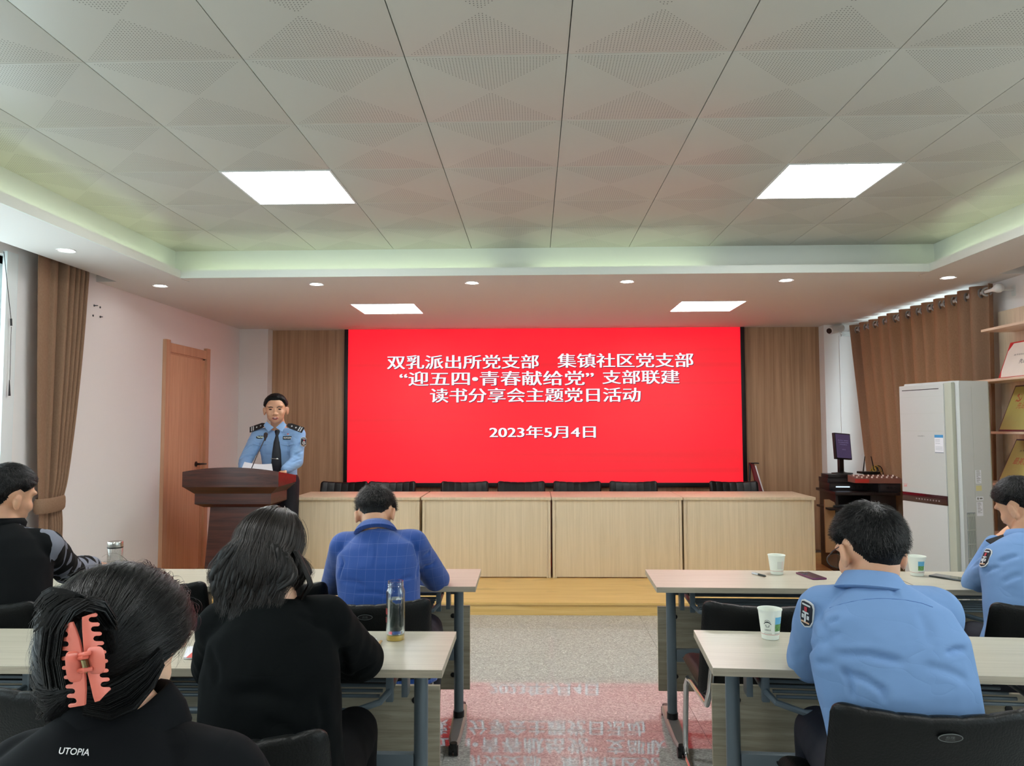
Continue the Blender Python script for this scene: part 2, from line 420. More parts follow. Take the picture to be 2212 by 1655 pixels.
def tile_material():
    m, N, L, P = new_mat('perforated_metal_tile')
    tc = N.new('ShaderNodeTexCoord'); sp = N.new('ShaderNodeSeparateXYZ'); L.new(tc.outputs['Object'], sp.inputs[0])
    def mth(op, a, b=None):
        n = N.new('ShaderNodeMath'); n.operation = op
        for k, v in enumerate((a, b)):
            if v is None: continue
            if isinstance(v, (int, float)): n.inputs[k].default_value = v
            else: L.new(v, n.inputs[k])
        return n.outputs[0]
    def cell(o, off):      # distance to the middle of a 12 mm cell
        return mth('SUBTRACT', mth('FRACT', mth('MULTIPLY', mth('ADD', o, 6+off), 1/.012)), .5)
    d1 = mth('ADD', mth('POWER', cell(sp.outputs[0], 0), 2), mth('POWER', cell(sp.outputs[1], 0), 2))
    dot = mth('LESS_THAN', d1, .034)
    ax, ay = mth('ABSOLUTE', sp.outputs[0]), mth('ABSOLUTE', sp.outputs[1])
    area = mth('GREATER_THAN', mth('SUBTRACT', ay, ax), .004)
    inside = mth('LESS_THAN', ay, .290)
    f = mth('MULTIPLY', mth('MULTIPLY', dot, area), inside)
    mx = N.new('ShaderNodeMix'); mx.data_type = 'RGBA'; L.new(f, mx.inputs['Factor'])
    mx.inputs['A'].default_value = (*s2l((186, 184, 174)), 1); mx.inputs['B'].default_value = (*s2l((92, 90, 82)), 1)
    L.new(mx.outputs['Result'], P.inputs['Base Color']); P.inputs['Roughness'].default_value = .42
    P.inputs['Specular IOR Level'].default_value = .35
    w = N.new('ShaderNodeTexNoise'); w.inputs['Scale'].default_value = 4.5; L.new(tc.outputs['Object'], w.inputs['Vector'])
    b = N.new('ShaderNodeBump'); b.inputs['Strength'].default_value = .12; b.inputs['Distance'].default_value = .01
    L.new(w.outputs['Fac'], b.inputs['Height']); L.new(b.outputs[0], P.inputs['Normal'])
    return m
TILEM = tile_material()
t = MB(); t.box(IXL, IXR, YF, 1.483, CZ, CZ+.02); part('ceiling_slab', t, TILEM, ceiling)
GX, GY = .131, 2.683
light_cells = [(-3, 2), (2, 2)]
tmes = {}
for i in range(-5, 5):
    for j in range(-2, 5):
        if (i, j) in light_cells: continue
        x0, x1 = max(GX+.6*i, IXL), min(GX+.6*(i+1), IXR); y0, y1 = GY+.6*j, GY+.6*(j+1)
        if x1-x0 < .03: continue
        cx, cyy = GX+.6*i+.3, GY+.6*j+.3
        key = (round(x0-cx, 3), round(x1-cx, 3))
        if key not in tmes:
            t = MB(); t.box(x0-cx+.0018, x1-cx-.0018, -.2994, .2994, 0, .014, bev=.0022); tmes[key] = t.mesh('ceiling_tile', TILEM); sharp(tmes[key])
        o = link('ceiling_tile', tmes[key], ceiling); o.location = (cx, cyy, CZ)
PANEL = light_mat('light_panel', (.985, 1.0, 1.0), PANEL_L)
DOWN = light_mat('downlight_lens', (1.0, .98, .97), DOWN_L)
STRIP = light_mat('cove_strip', (.82, 1.0, .66), STRIP_L)
def panel_light(x, y, z, label, group='square ceiling light panels'):
    o = thing('ceiling_light', label, 'ceiling light', (x, y, z), 0, group)
    t = MB()
    for a in ((-.3, .3, -.3, -.288), (-.3, .3, .288, .3), (-.3, -.288, -.288, .288), (.288, .3, -.288, .288)): t.box(*a, -.003, .012)
    part('frame', t, WHITEP, o)
    t = MB(); t.box(-.288, .288, -.288, .288, 0, .008); part('diffuser', t, PANEL, o)
    return o
lp = panel_light(GX+.6*-3+.3, GY+1.5, CZ, 'bright square light panel in the tiled ceiling, above the blue jacket man')
dup(lp, (GX+.6*2+.3, GY+1.5, CZ), 0, 'bright square light panel in the tiled ceiling on the side of the air conditioner')
dup(lp, (-1.38, 7.08, SZ), 0, 'bright square light panel in the lower ceiling near the podium')
dup(lp, (1.63, 7.07, SZ), 0, 'bright square light panel in the lower ceiling near the computer desk')
for x in (-1.369, 1.631):  # extra panels out of view, added for the room's lighting
    for y in (1.18, -1.2): dup(lp, (x, y, CZ), 0, ['bright square light panel overhead, behind the viewer, %s one on the %s side' % (('nearer' if y > 0 else 'farther'), ('door' if x < 0 else 'shelf'))][0])
def downlight(x, y):
    o = thing('downlight', None, 'downlight', (x, y, SZ), 0, 'small round downlights in the soffit')
    t = MB(); t.lathe([(.04, .0), (.052, -.001), (.056, -.004), (.056, 0.002)], n=28, caps=False); part('trim_ring', t, WHITEP, o)
    t = MB(); t.lathe([(.041, -.0015), (.041, .002)], n=28); part('lens', t, DOWN, o)
    return o
dl0 = downlight(-2.95, 5.82); dl0['label'] = 'round downlight at the corner of the soffit above the door'
for (x, y, l) in ((-2.95, 4.615, 'round downlight above the tied brown curtain, nearest of the side run'), (-1.70, 5.81, 'round downlight in front of the light panel near the podium'), (-.476, 5.81, 'round downlight just off the middle of the row toward the podium'),
                  (.73, 5.81, 'round downlight just off the middle of the row toward the computer desk'), (1.955, 5.81, 'round downlight beside the far light panel near the computer desk'), (3.157, 5.76, 'round downlight next to the grommet curtain')):
    dup(dl0, (x, y, SZ), 0, l)
st = thing('light_strip', 'pale green glowing light strip laid in the ceiling cove', 'light strip', (0, 5.6, SZ+.02))
for n, a in (('strip', (-2.6, -.3, 0, .008)), ('strip', (.0, 1.3, 0, .008)), ('strip', (-2.715, -2.707, -3.9, -.1)), ('strip', (2.955, 2.963, -3.9, -.1))):
    t = MB(); t.box(a[0], a[1], a[2], a[3], .001, .008); part('strip', t, STRIP, st)

# ------------------------------------------------------------------ windows
FRAMEW = mat('window_frame_white', (214, 222, 222), .4)
def pane_material():
    m, N, L, P = new_mat('window_pane')
    tr = N.new('ShaderNodeBsdfTransparent'); tr.inputs[0].default_value = (.93, .97, .97, 1)
    gl = N.new('ShaderNodeBsdfGlossy'); gl.inputs['Roughness'].default_value = .02
    mx = N.new('ShaderNodeMixShader'); mx.inputs[0].default_value = .06
    L.new(tr.outputs[0], mx.inputs[1]); L.new(gl.outputs[0], mx.inputs[2]); L.new(mx.outputs[0], N['Material Output'].inputs[0])
    return m
PANE = pane_material()
def window(name, x, side, y0, y1):
    m = MB(); w = .05
    xa, xb = (x-.10, x-.05) if side < 0 else (x+.05, x+.10)
    m.box(xa, xb, y0, y1, WZ0, WZ0+w); m.box(xa, xb, y0, y1, WZ1-w, WZ1); m.box(xa, xb, y0, y0+w, WZ0, WZ1); m.box(xa, xb, y1-w, y1, WZ0, WZ1)
    o = struct(name, m, FRAMEW)
    ym = (y0+y1)/2
    t = MB(); t.box(xa, xb, ym-.03, ym+.03, WZ0+w, WZ1-w); part('mullion', t, FRAMEW, o)
    t = MB(); t.box(xa, xb, y0+w, y1-w, 2.10, 2.16); part('transom', t, FRAMEW, o)
    xm = (xa+xb)/2
    for a, b in ((y0+w, ym-.03), (ym+.03, y1-w)):
        for c0, c1 in ((WZ0+w, 2.10), (2.16, WZ1-w)):
            t = MB(); t.box(xm-.002, xm+.002, a, b, c0, c1); part('pane', t, PANE, o)
    t = MB(); t.box(x-.12 if side < 0 else x-.03, x+.03 if side < 0 else x+.12, y0-.02, y1+.02, WZ0-.03, WZ0); part('sill', t, WHITEP, o)
    return o
window('window_1', XL, -1, *WIN_L[2]); window('window_2', XR, 1, *WIN_R[2])
window('window_3', XL, -1, *WIN_L[0]); window('window_4', XL, -1, *WIN_L[1]); window('window_5', XR, 1, *WIN_R[0]); window('window_6', XR, 1, *WIN_R[1])
# white casing and blind cord seen at the edge of the window
t = MB(); t.box(XL, XL+.03, 4.62, 4.72, .9, 2.62, bev=.004); t.box(XL, XL+.022, 4.72, 4.735, .9, 2.62)
tag(struct('trim_1', t, FRAMEW))
t = MB(); t.tube([(XL+.05, 4.56, 2.60), (XL+.05, 4.60, 2.4), (XL+.05, 4.645, 2.19)], .002, 6); t.cyl((XL+.05, 4.645, 2.19), (XL+.05, 4.65, 2.145), .006, n=8)
t.tube([(XL+.05, 4.65, 2.14), (XL+.052, 4.65, 1.80)], .0015, 6); t.tube([(XL+.05, 4.65, 1.80), (XL+.05, 4.655, 1.70)], [.002, .007], 6)
tag(part('blind_cord', t, BLACKP), 'thin black blind cord hanging beside the window frame', 'cord')

# ------------------------------------------------------------------ door on the left wall
dm = MB(); dz = .1
x = XL
dm.box(x-.02, x+.035, 6.70, 6.78, dz, 2.30, bev=.006); dm.box(x-.02, x+.035, 7.55, 7.63, dz, 2.30, bev=.006); dm.box(x-.02, x+.028, 6.78, 7.55, 2.19, 2.275, bev=.005)
dm.box(x-.02, x+.012, 6.775, 7.555, 2.175, 2.195); dm.box(x-.02, x+.012, 7.50, 7.555, dz, 2.19)
door = struct('door_1', dm, DOORF)
t = MB(); t.box(x-.01, x+.008, 6.782, 7.50, dz+.006, 2.178, bev=.002); leaf = part('door_leaf', t, DOORW, door)
t = MB(); t.lathe([(.026, 0), (.026, .008), (.012, .014), (.010, .045)], n=20)
for v in t.bm.verts: v.co = Vector((v.co.z+x+.008, v.co.y+7.40, v.co.x+1.133))
t.tube([(x+.05, 7.40, 1.133), (x+.055, 7.43, 1.133), (x+.055, 7.53, 1.128)], [.010, .010, .007], 10)
part('door_handle', t, BLACKP, leaf)
t = MB(); t.lathe([(.018, 0), (.018, .008), (.006, .010)], n=18)
for v in t.bm.verts: v.co = Vector((v.co.z+x+.008, v.co.y+7.40, v.co.x+1.05))
part('keyhole', t, BLACKP, leaf)
# wall plugs left by a removed fixture
for k, (y, z, l) in enumerate(((5.62, 2.431, .03), (5.70, 2.43, .006), (5.61, 2.352, .006), (5.705, 2.356, .02))):
    t = MB(); t.lathe([(.009, 0), (.009, .002), (.004, .003), (.003, l)], n=10)
    for v in t.bm.verts: v.co = Vector((v.co.z, v.co.y, v.co.x))
    o = part('wall_screw', t, GREYD); o.location = (XL, y, z); tag(o, ['protruding screw in the white wall, upper one toward the curtain', 'flush screw in the white wall, upper one toward the door', 'flush screw in the white wall, lower one toward the curtain', 'protruding screw in the white wall, lower one toward the door'][k], 'screw', 'four screws left in the wall')

# ------------------------------------------------------------------ curtains
def curtain_material():
    m, N, L, P = new_mat('brown_curtain_cloth')
    tc = N.new('ShaderNodeTexCoord'); mp = N.new('ShaderNodeMapping'); mp.inputs['Scale'].default_value = (1, 1, .5); L.new(tc.outputs['Object'], mp.inputs[0])
    n = N.new('ShaderNodeTexNoise'); n.inputs['Scale'].default_value = 130; n.inputs['Detail'].default_value = 3; L.new(mp.outputs[0], n.inputs['Vector'])
    r = N.new('ShaderNodeValToRGB'); r.color_ramp.elements[0].color = (*s2l((126, 98, 76)), 1); r.color_ramp.elements[1].color = (*s2l((166, 134, 108)), 1)
    L.new(n.outputs['Fac'], r.inputs[0]); L.new(r.outputs[0], P.inputs['Base Color']); P.inputs['Roughness'].default_value = .85
    tr = N.new('ShaderNodeBsdfTranslucent'); tr.inputs[0].default_value = (*s2l((196, 156, 124)), 1)
    mx = N.new('ShaderNodeMixShader'); mx.inputs[0].default_value = .30
    out = N['Material Output']; L.new(P.outputs[0], mx.inputs[1]); L.new(tr.outputs[0], mx.inputs[2]); L.new(mx.outputs[0], out.inputs[0])
    b = N.new('ShaderNodeBump'); b.inputs['Strength'].default_value = .2; b.inputs['Distance'].default_value = .003
    L.new(n.outputs['Fac'], b.inputs['Height']); L.new(b.outputs[0], P.inputs['Normal'])
    return m
CURT = curtain_material()
def curtain_cloth(rows, thick=.004):
    """rows: lists of points, bottom to top; gives a closed thin cloth"""
    b = bmesh.new()
    A = [[b.verts.new(p) for p in r] for r in rows]
    for a, c2 in zip(A, A[1:]):
        for i in range(len(a)-1): b.faces.new((a[i], a[i+1], c2[i+1], c2[i]))
    bmesh.ops.recalc_face_normals(b, faces=b.faces)
    bmesh.ops.solidify(b, geom=b.faces[:], thickness=thick)
    m = MB(); m.merge(b); return m
# left: gathered, tied back
cl = thing('curtain', 'brown curtain gathered and tied back beside the window, near the door wall', 'curtain', (XL, 5.0, 0))
rows = []
for k in range(60):
    z = .15 + (2.70-.15)*k/59
    zz = max(0, min(1, (z-.98)/1.6))
    if z > .98: y0 = 4.90-.09*zz**.6; y1 = 5.13+.20*zz**.8 + .02*math.sin(math.pi*zz)
    else: q = (.98-z)/.83; y0 = 4.90+.02*q; y1 = 5.13+.03*q-.02*math.sin(3*q)
    amp = .028 + .02*zz
    row = []
    for i in range(120):
        u = i/119
        ph = 2*math.pi*(u**1.6)*7
        f = math.tanh(2.2*math.sin(ph))/1.0
        flat = 1 if u > .42 else .25
        pinch = 1-.55*math.exp(-((z-.98)/.09)**2)
        row.append((.10+amp*f*flat*pinch, y0-5.0+(y1-y0)*u, z))
    rows.append(row)
part('cloth', curtain_cloth(rows), CURT, cl, 60)
t = MB()
ring = []
for z, g in ((.935, .002), (.95, .012), (.985, .014), (1.02, .012), (1.035, .002)):
    ring.append([(.10+(.05+g)*math.cos(a), (5.012-5.0)+(.125+g)*math.sin(a), z+.006*math.sin(a*1)) for a in [2*math.pi*j/40 for j in range(40)]])
t.rings(ring, 0, False, False); part('tieback', t, CURT, cl)
# right: grommet curtain on a rod
RX = 3.50
cr = thing('curtain', 'wide brown grommet curtain covering the window behind the air conditioner', 'curtain', (RX, 5.8, 0))
NF = 12
def cpanel(ya0, yb0, ya1, yb1, nf, xo=0, ph0=0, z0=.15):
    rows = []
    for k in range(50):
        q = k/49; z = z0 + (2.585-z0)*q
        ya, yb = ya0+(ya1-ya0)*q**.8, yb0+(yb1-yb0)*q**.8
        row = []
        for i in range(nf*18+1):
            u = i/(nf*18); a = 2*math.pi*nf*u + ph0
            s = math.tanh(1.5*math.sin(a))
            amp = .052*(.55+.45*q) * (1 + .25*math.sin(5*u+2*q))
            row.append((xo+amp*s, ya-5.8+(yb-ya)*u + .010*math.sin(a*.5+3*(1-q)), z))
        rows.append(row)
    return curtain_cloth(rows)
part('near_cloth', cpanel(5.88, 7.0, 5.84, 7.18, 7), CURT, cr, 60)
part('far_cloth', cpanel(6.95, 7.85, 7.22, 8.30, 5), CURT, cr, 60)
rod = thing('curtain_rod', 'white curtain rod with a round knob end above the air conditioner', 'curtain rod', (RX, 5.72, 2.525))
t = MB(); t.cyl((0, .03, 0), (0, 2.62, 0), .013, n=14); part('pole', t, WHITEP, rod)
t = MB(); t.ball((0, -.01, 0), (.036, .04, .036)); t.cyl((0, .02, 0), (0, .05, 0), .02, n=14); part('knob', t, WHITEP, rod)
for yb in (.05, 1.35, 2.55):
    t = MB(); t.box(-.006, XR-RX, yb-.008, yb+.008, -.012, .004); t.box(XR-RX-.006, XR-RX, yb-.02, yb+.02, -.05, .03); part('bracket', t, WHITEP, rod)
gm = MB()
n = 20
rr = []
for k in range(9):
    a = math.pi*2*k/8
    rr.append([Vector(((.030+.009*math.cos(a))*math.cos(2*math.pi*j/n), .006*math.sin(a), (.030+.009*math.cos(a))*math.sin(2*math.pi*j/n))) for j in range(n)])
gm.rings(rr, 0, False, False); gmesh = gm.mesh('grommet', mat('grommet_grey', (150, 146, 142), .35, .5))
for p in gmesh.polygons: p.use_smooth = True
def grommets(ya, yb, nf):
    for k in range(nf*2):
        o = link('grommet', gmesh, cr); u = (k+.0)/(nf*2)
        if k == 0: u = .012
        o.location = (0, ya-5.8+(yb-ya)*u, 2.525); o.rotation_euler = (0, 0, math.radians(30 if k % 2 else -30))
grommets(5.84, 7.18, 7); grommets(7.22, 8.30, 5)
# ------------------------------------------------------------------ LED screen
LX0, LX1, LYF, LZ0, LZ1 = -2.131, 2.349, 8.568, .858, 2.612
def screen_material():
    m, N, L, P = new_mat('led_red')
    tc = N.new('ShaderNodeTexCoord'); mp = N.new('ShaderNodeMapping'); mp.inputs['Scale'].default_value = (.05, .05, 5)
    L.new(tc.outputs['Object'], mp.inputs[0])
    n = N.new('ShaderNodeTexNoise'); n.inputs['Scale'].default_value = 1.3; n.inputs['Detail'].default_value = 3; L.new(mp.outputs[0], n.inputs['Vector'])
    r = N.new('ShaderNodeValToRGB'); r.color_ramp.elements[0].position = .35; r.color_ramp.elements[1].position = .55
    r.color_ramp.elements[0].color = (.80, .006, .018, 1); r.color_ramp.elements[1].color = (.93, .003, .020, 1)
    L.new(n.outputs['Fac'], r.inputs[0]); L.new(r.outputs[0], P.inputs['Emission Color'])
    P.inputs['Emission Strength'].default_value = SCREEN_L; P.inputs['Base Color'].default_value = (.02, .02, .02, 1); P.inputs['Roughness'].default_value = .6
    return m
scr = thing('display_screen', 'large red LED display with white Chinese lettering on the far wall', 'screen', (0, LYF, 0))
t = MB(); t.box(LX0, LX1, 0, .04, LZ0, LZ1+.004); part('panel', t, screen_material(), scr)
t = MB()
t.box(LX0-.042, LX0, -.012, .05, LZ0-.05, LZ1+.004, bev=.002); t.box(LX1, LX1+.045, -.012, .05, LZ0-.05, LZ1+.004, bev=.002)
t.box(LX0, LX1, -.012, .05, LZ0-.05, LZ0, bev=.002); part('frame', t, BLACKP, scr)
TXT = light_mat('led_white', (.86, .90, 1.0), 1.0)
def scr_line(s, x0, x1, y0, y1, song=.0055, bold=-.004):
    a, b = at(x0, y0, Y=LYF), at(x1, y1, Y=LYF)
    mb = MB(); add_text(mb, s, FACE_CAM(((a.x+b.x)/2, -.0015, (a.z+b.z)/2)), box=(b.x-a.x, a.z-b.z), song=song, bold=bold)
    part('lettering', mb, TXT, scr, smooth=False)
    mb = MB(); add_text(mb, s, FACE_CAM(((a.x+b.x)/2+.007, -.0006, (a.z+b.z)/2-.007)), box=(b.x-a.x, a.z-b.z), song=song, bold=bold)
    part('lettering_shadow', mb, SHW, scr, smooth=False)
SHW = mat('led_dark', (60, 8, 30), .6, emis=(70, 10, 40), strength=1)
scr_line('双乳派出所党支部', 837, 1163, 768, 796); scr_line('集镇社区党支部', 1205, 1497, 764, 793)
scr_line('“迎五四•青春献给党”', 864, 1282, 803, 832); scr_line('支部联建', 1302, 1467, 800, 829)
scr_line('读书分享会主题党日活动', 930, 1383, 839, 868)
scr_line('2023年5月4日', 1058, 1286, 920, 946)

# ------------------------------------------------------------------ front desks on the stage
def desk_unit():
    o = thing('conference_desk', None, 'desk', (0, 7.04, .1), 0, 'row of pale wood desks on the stage')
    w = 1.204
    t = MB(); t.box(-w/2, w/2, -.028, .60, .715, .74, bev=.002); part('desktop', t, DESK, o)
    t = MB(); t.box(-w/2+.045, w/2-.045, -.0, .016, .008, .712, bev=.001); part('front_panel', t, DESK, o)
    for s in (-1, 1):
        t = MB(); a, b = sorted((s*(w/2-.006), s*(w/2-.030))); t.box(a, b, -.004, .56, 0, .715, bev=.001); part('side_panel', t, DESK, o)
        t = MB(); a, b = sorted((s*(w/2-.032), s*(w/2-.044))); t.box(a, b, .002, .018, 0, .715); part('edge_strip', t, DESK, o)
    t = MB(); t.box(-w/2+.03, w/2-.03, .1, .5, .55, .566); part('shelf', t, DESK, o)
    return o
d0 = desk_unit(); xs = [-1.665, -.445, .765, 1.975]
d0.location.x = xs[0]; d0['label'] = 'pale wood desk on the stage, at the end beside the podium'
for x, l in zip(xs[1:], ('pale wood desk on the stage, second from the podium', 'pale wood desk on the stage, third from the podium', 'pale wood desk on the stage, at the end near the computer desk')):
    dup(d0, (x, 7.04, .1), 0, l)

# ------------------------------------------------------------------ chairs
def chair_back(w=.50, z0=.42, z1=.83, lean=.14, dip=.018, curve=.05, ch=7):
    m = MB(); NU, NP = 98, 28
    rings = []
    for i in range(NU+1):
        u = -1 + 2*i/NU
        e = max(0, (abs(u)-.86)/.14); th = .030*math.sqrt(max(.002, 1-e*e))
        cut = .03*(1-math.sqrt(max(0, 1-e*e)))
        top = z1 - dip*(1-u*u) - cut; bot = z0 + cut
        cyy = curve*(u*u)
        groove = abs(math.sin(math.pi*ch*(u+1)/2))**.45
        ring = []
        hh = (top-bot)/2; zc = (top+bot)/2
        for j in range(NP):
            a = 2*math.pi*j/NP
            ca, sa = math.cos(a), math.sin(a)
            pz = hh*math.copysign(abs(sa)**.35, sa); py = th*math.copysign(abs(ca)**.7, ca)
            if ca > .05 or sa > .75: k = (groove-1)*.005; py += k*max(0, ca); pz += (k*.6 if sa > .75 and ca > -.5 else 0)
            z = zc+pz
            ring.append((u*w/2, py + cyy - lean*(z-z0)/(z1-z0)*(1.0), z))
        rings.append(ring)
    m.rings(rings)
    return m
def build_chair():
    """origin on the floor under the seat; faces +Y"""
    o = thing('conference_chair', None, 'chair', (0, 0, 0), 0, 'black leather conference chairs')
    part('backrest', chair_back(), LEATHER, o, 50)
    br = o.children[0]
    for v in br.data.vertices: v.co.y -= .20
    t = MB(); rings = []
    for i in range(41):
        u = -1+2*i/40; e = max(0, (abs(u)-.85)/.15); th = .035*math.sqrt(max(.002, 1-e*e)); g = abs(math.sin(math.pi*3.5*(u+1)))**.45
        rings.append([(u*.235, .23*math.copysign(abs(math.cos(a))**.35, math.cos(a))+.03, .445 + th*math.copysign(abs(math.sin(a))**.6, math.sin(a)) + (.006*(g-1) if math.sin(a) > 0 else 0)) for a in [2*math.pi*j/24 for j in range(24)]])
    t.rings(rings); part('seat', t, LEATHER, o, 50)
    for s in (-1, 1):
        t = MB(); pts = [(s*.20, -.27, .70), (s*.215, -.235, .47), (s*.222, -.20, .40), (s*.222, .10, .385), (s*.222, .20, .37), (s*.225, .235, .33), (s*.228, .24, .2), (s*.23, .25, .06), (s*.23, .23, .022), (s*.23, .18, .013), (s*.23, -.25, .013)]
        t.tube(pts, .0125, 12); part('leg_tube', t, CHROME, o)
    t = MB(); t.tube([(-.23, -.25, .013), (.23, -.25, .013)], .0125, 10); t.tube([(-.222, .0, .388), (.222, .0, .388)], .011, 10); part('crossbar', t, CHROME, o)
    # oval maker's badge on the rear
    b = MB(); n = 36
    def oval(a, c2, y): return [(a*math.cos(2*math.pi*j/n), y, c2*math.sin(2*math.pi*j/n)) for j in range(n)]
    b.rings([oval(.0285, .0118, 0), oval(.0285, .0118, -.0012), oval(.0265, .0102, -.0014), oval(.0265, .0102, 0)], 0, False, False)
    b.rings([oval(.0265, .0102, .0), oval(.0265, .0102, -.0006)], 1)
    add_text(b, '彪隆', FACE_CAM((0, -.0008, .0012)), box=(.021, .0068), mi=0, bold=-.005)
    add_text(b, 'BIAO LONG', FACE_CAM((0, -.0008, -.0052)), box=(.022, .0028), mi=0)
    bo = part('badge', b, [mat('badge_grey', (120, 124, 124), .35, .6), BLACKP], o); 
    bo.location = (0, -.3515, .768); bo.rotation_euler = (math.atan2(.14, .41), 0, 0)
    return o
CH = build_chair()
def place_chair(cx, ytop, rz, label, first=[True]):
    """cx, ytop: middle of the top of the backrest"""
    off = Vector((0, -.34, 0)); off.rotate(Euler((0, 0, rz)))
    loc = (cx-off.x, ytop-off.y, 0)
    if first[0]: first[0] = False; CH.location = loc; CH.rotation_euler = (0, 0, rz); CH['label'] = label; return CH
    return dup(CH, loc, rz, label)
place_chair(.972, 1.845, math.radians(-2), 'black leather chair back, nearest the camera, behind the officer in blue')
place_chair(-.712, 1.66, math.radians(1), 'black leather chair back between the woman with the coral clip and the curly haired woman')
place_chair(-1.235, 1.955, math.radians(3), 'empty black chair with oval badge, beside the hair claw woman at the second row table')
place_chair(.898, 2.915, math.radians(-1), 'empty black chair at the front row table, behind the paper cup of the officer')
place_chair(1.395, 2.97, 0, 'black chair mostly hidden behind the shoulder of the officer in blue')
place_chair(-.652, 2.93, math.radians(5), 'black chair behind the man in the blue jacket')
place_chair(-1.690, 3.255, 0, 'empty black chair at the front row table, beside the man in the black patterned sweater')
place_chair(-1.155, 3.255, 0, 'empty black chair at the front row table, right behind the curly haired woman')
place_chair(1.985, 2.90, math.radians(-3), 'black chair of the officer resting his chin, at the edge of the view')
place_chair(-2.195, 2.875, 0, 'black chair under the man in the black patterned sweater')
SCH = [-1.995, -1.483, -.714, -.132, .4415, 1.028, 2.06]
lb = ['black ribbed chair behind the stage desks, nearest the podium', 'black ribbed chair behind the stage desks, second from the podium', 'black ribbed chair behind the stage desks, third from the podium', 'black ribbed chair behind the stage desks, middle one of the seven', 'black ribbed chair behind the stage desks, just past the middle', 'black ribbed chair behind the stage desks, beside the wide gap', 'black ribbed chair behind the stage desks, alone at the computer desk end']
for x, l in zip(SCH, lb):
    c = dup(CH, (x, 7.62, .1), math.pi + random.Random(x).uniform(-.04, .04), l, 'seven black chairs behind the stage desks')
    # turned round: the chair faces the room, its ribbed side shows above the desk

# ------------------------------------------------------------------ training tables
def build_table(L=1.2):
    o = thing('training_table', None, 'table', (0, 0, 0), 0, 'folding training tables')
    D = .435
    t = MB(); t.box(-L/2, L/2, -D/2, D/2, .7485, .75); t.box(-L/2, L/2, -D/2, D/2, .725, .7486, 1, bev=.0012)
    part('tabletop', t, [TABLE, TABLE_EDGE], o)
    t = MB(); t.box(-L/2+.055, L/2-.055, D/2-.045, D/2-.028, .145, .57, bev=.001); part('modesty_panel', t, PANEL_W, o)
    for s in (-1, 1):
        X = s*(L/2-.098)
        t = MB(); t.tube([(X, .01, .72), (X, .01, .075)], .0235, 18); part('leg', t, GREY, o)
        t = MB(); t.tube([(X, .01, .10), (X, .01, .062)], .027, 18); t.tube([(X, .01, .725), (X, .01, .70)], .034, 18); part('collar', t, BLACKP, o)
        t = MB()
        rr = []
        for y, zt, w in ((-.255, .052, .018), (-.20, .060, .027), (0, .072, .032), (.19, .060, .027), (.245, .052, .018)):
            rr.append([(X-w, y, .036), (X-w, y, zt-.008), (X-w+.008, y, zt), (X+w-.008, y, zt), (X+w, y, zt-.008), (X+w, y, .036)])
        t.rings(rr); part('foot', t, ALU, o, 30)
        for yy2 in (-.262, .24):
            t = MB()
            t.cyl((X-.021, yy2, .022), (X-.004, yy2, .022), .022, n=18); t.cyl((X+.004, yy2, .022), (X+.021, yy2, .022), .022, n=18)
            t.cyl((X-.005, yy2, .024), (X+.005, yy2, .024), .012, n=12); t.cyl((X, yy2, .03), (X, yy2, .056), .017, n=14); part('caster', t, BLACKP, o)
        t = MB(); t.box(X-.022-.028*s, X+.022-.028*s, .03, .10, .66, .725, bev=.004); t.box(X-.01-s*.05, X+.01-s*.05, -.03, .03, .60, .725, bev=.002); part('hinge', t, GREY, o)
        for zz in (.52, .22):
            t = MB(); t.lathe([(.012, 0), (.012, .004), (.006, .006)], n=14)
            for v in t.bm.verts: v.co = Vector((v.co.x+X-s*.045, D/2-.045-v.co.z, v.co.y+zz))
            part('bolt', t, BLACKP, o)
    xl = L/2-.12
    t = MB(); t.box(-xl, xl, -.005, .025, .345, .405, bev=.006); t.box(-xl, xl, .03, .05, .69, .725); part('crossbeam', t, GREY, o)
    # wire book shelf under the top
    t = MB(); xe = L/2-.19
    for k, y in enumerate((-.08, -.03, .02, .07, .12)):
        t.tube([(-xe+.03, y, .622+.0*k), (xe-.03, y, .622)], .006, 8)
    t.tube([(-xe, .14, .64), (-xe, -.07, .635), (-xe+.02, -.13, .62), (-xe+.10, -.155, .60), (xe-.10, -.155, .60), (xe-.02, -.13, .62), (xe, -.07, .635), (xe, .14, .64), (-xe, .14, .64)], .0105, 10)
    part('wire_shelf', t, GREY, o)
    for s in (-1, 1):
        t = MB(); t.box(s*xe-.012, s*xe+.012, -.075, -.055, .60, .715, bev=.003); t.box(s*xe-.03, s*xe+.035, -.09, -.02, .708, .725, bev=.004); part('shelf_bracket', t, GREY, o)
        t = MB(); t.tube([(s*xe, .12, .64), (s*xe, .12, .725)], .007, 8); part('hanger_rod', t, GREY, o)
    return o
TB = build_table()
def place_table(xc, yc, rz, label, first=[True]):
    if first[0]: first[0] = False; TB.location = (xc, yc, 0); TB.rotation_euler = (0, 0, rz); TB['label'] = label; return TB
    return dup(TB, (xc, yc, 0), rz, label)
place_table(-.278-.6, 3.772, math.radians(.6), 'pale laminate table in the front row, under the man in the blue jacket')
place_table(-.278-.6-1.205, 3.76, math.radians(.4), 'pale laminate table in the front row, under the man in the black patterned sweater')
place_table(-.286-.6, 2.574, 0, 'pale laminate table in the second row, under the glass bottle and the curly haired woman')
place_table(-.286-.6-1.222, 2.585, math.radians(.3), 'pale laminate table in the second row, behind the coral hair claw')
place_table(.573+.6, 3.762, math.radians(-1.5), 'pale laminate table in the front row, with cup, pen and phone')
place_table(.573+.6+1.205, 3.733, math.radians(-1.2), 'pale laminate table in the front row, under the officer resting his chin')
place_table(.568+.598, 2.567, math.radians(-4.2), 'pale laminate table in the second row, with one paper cup by the officer in blue')
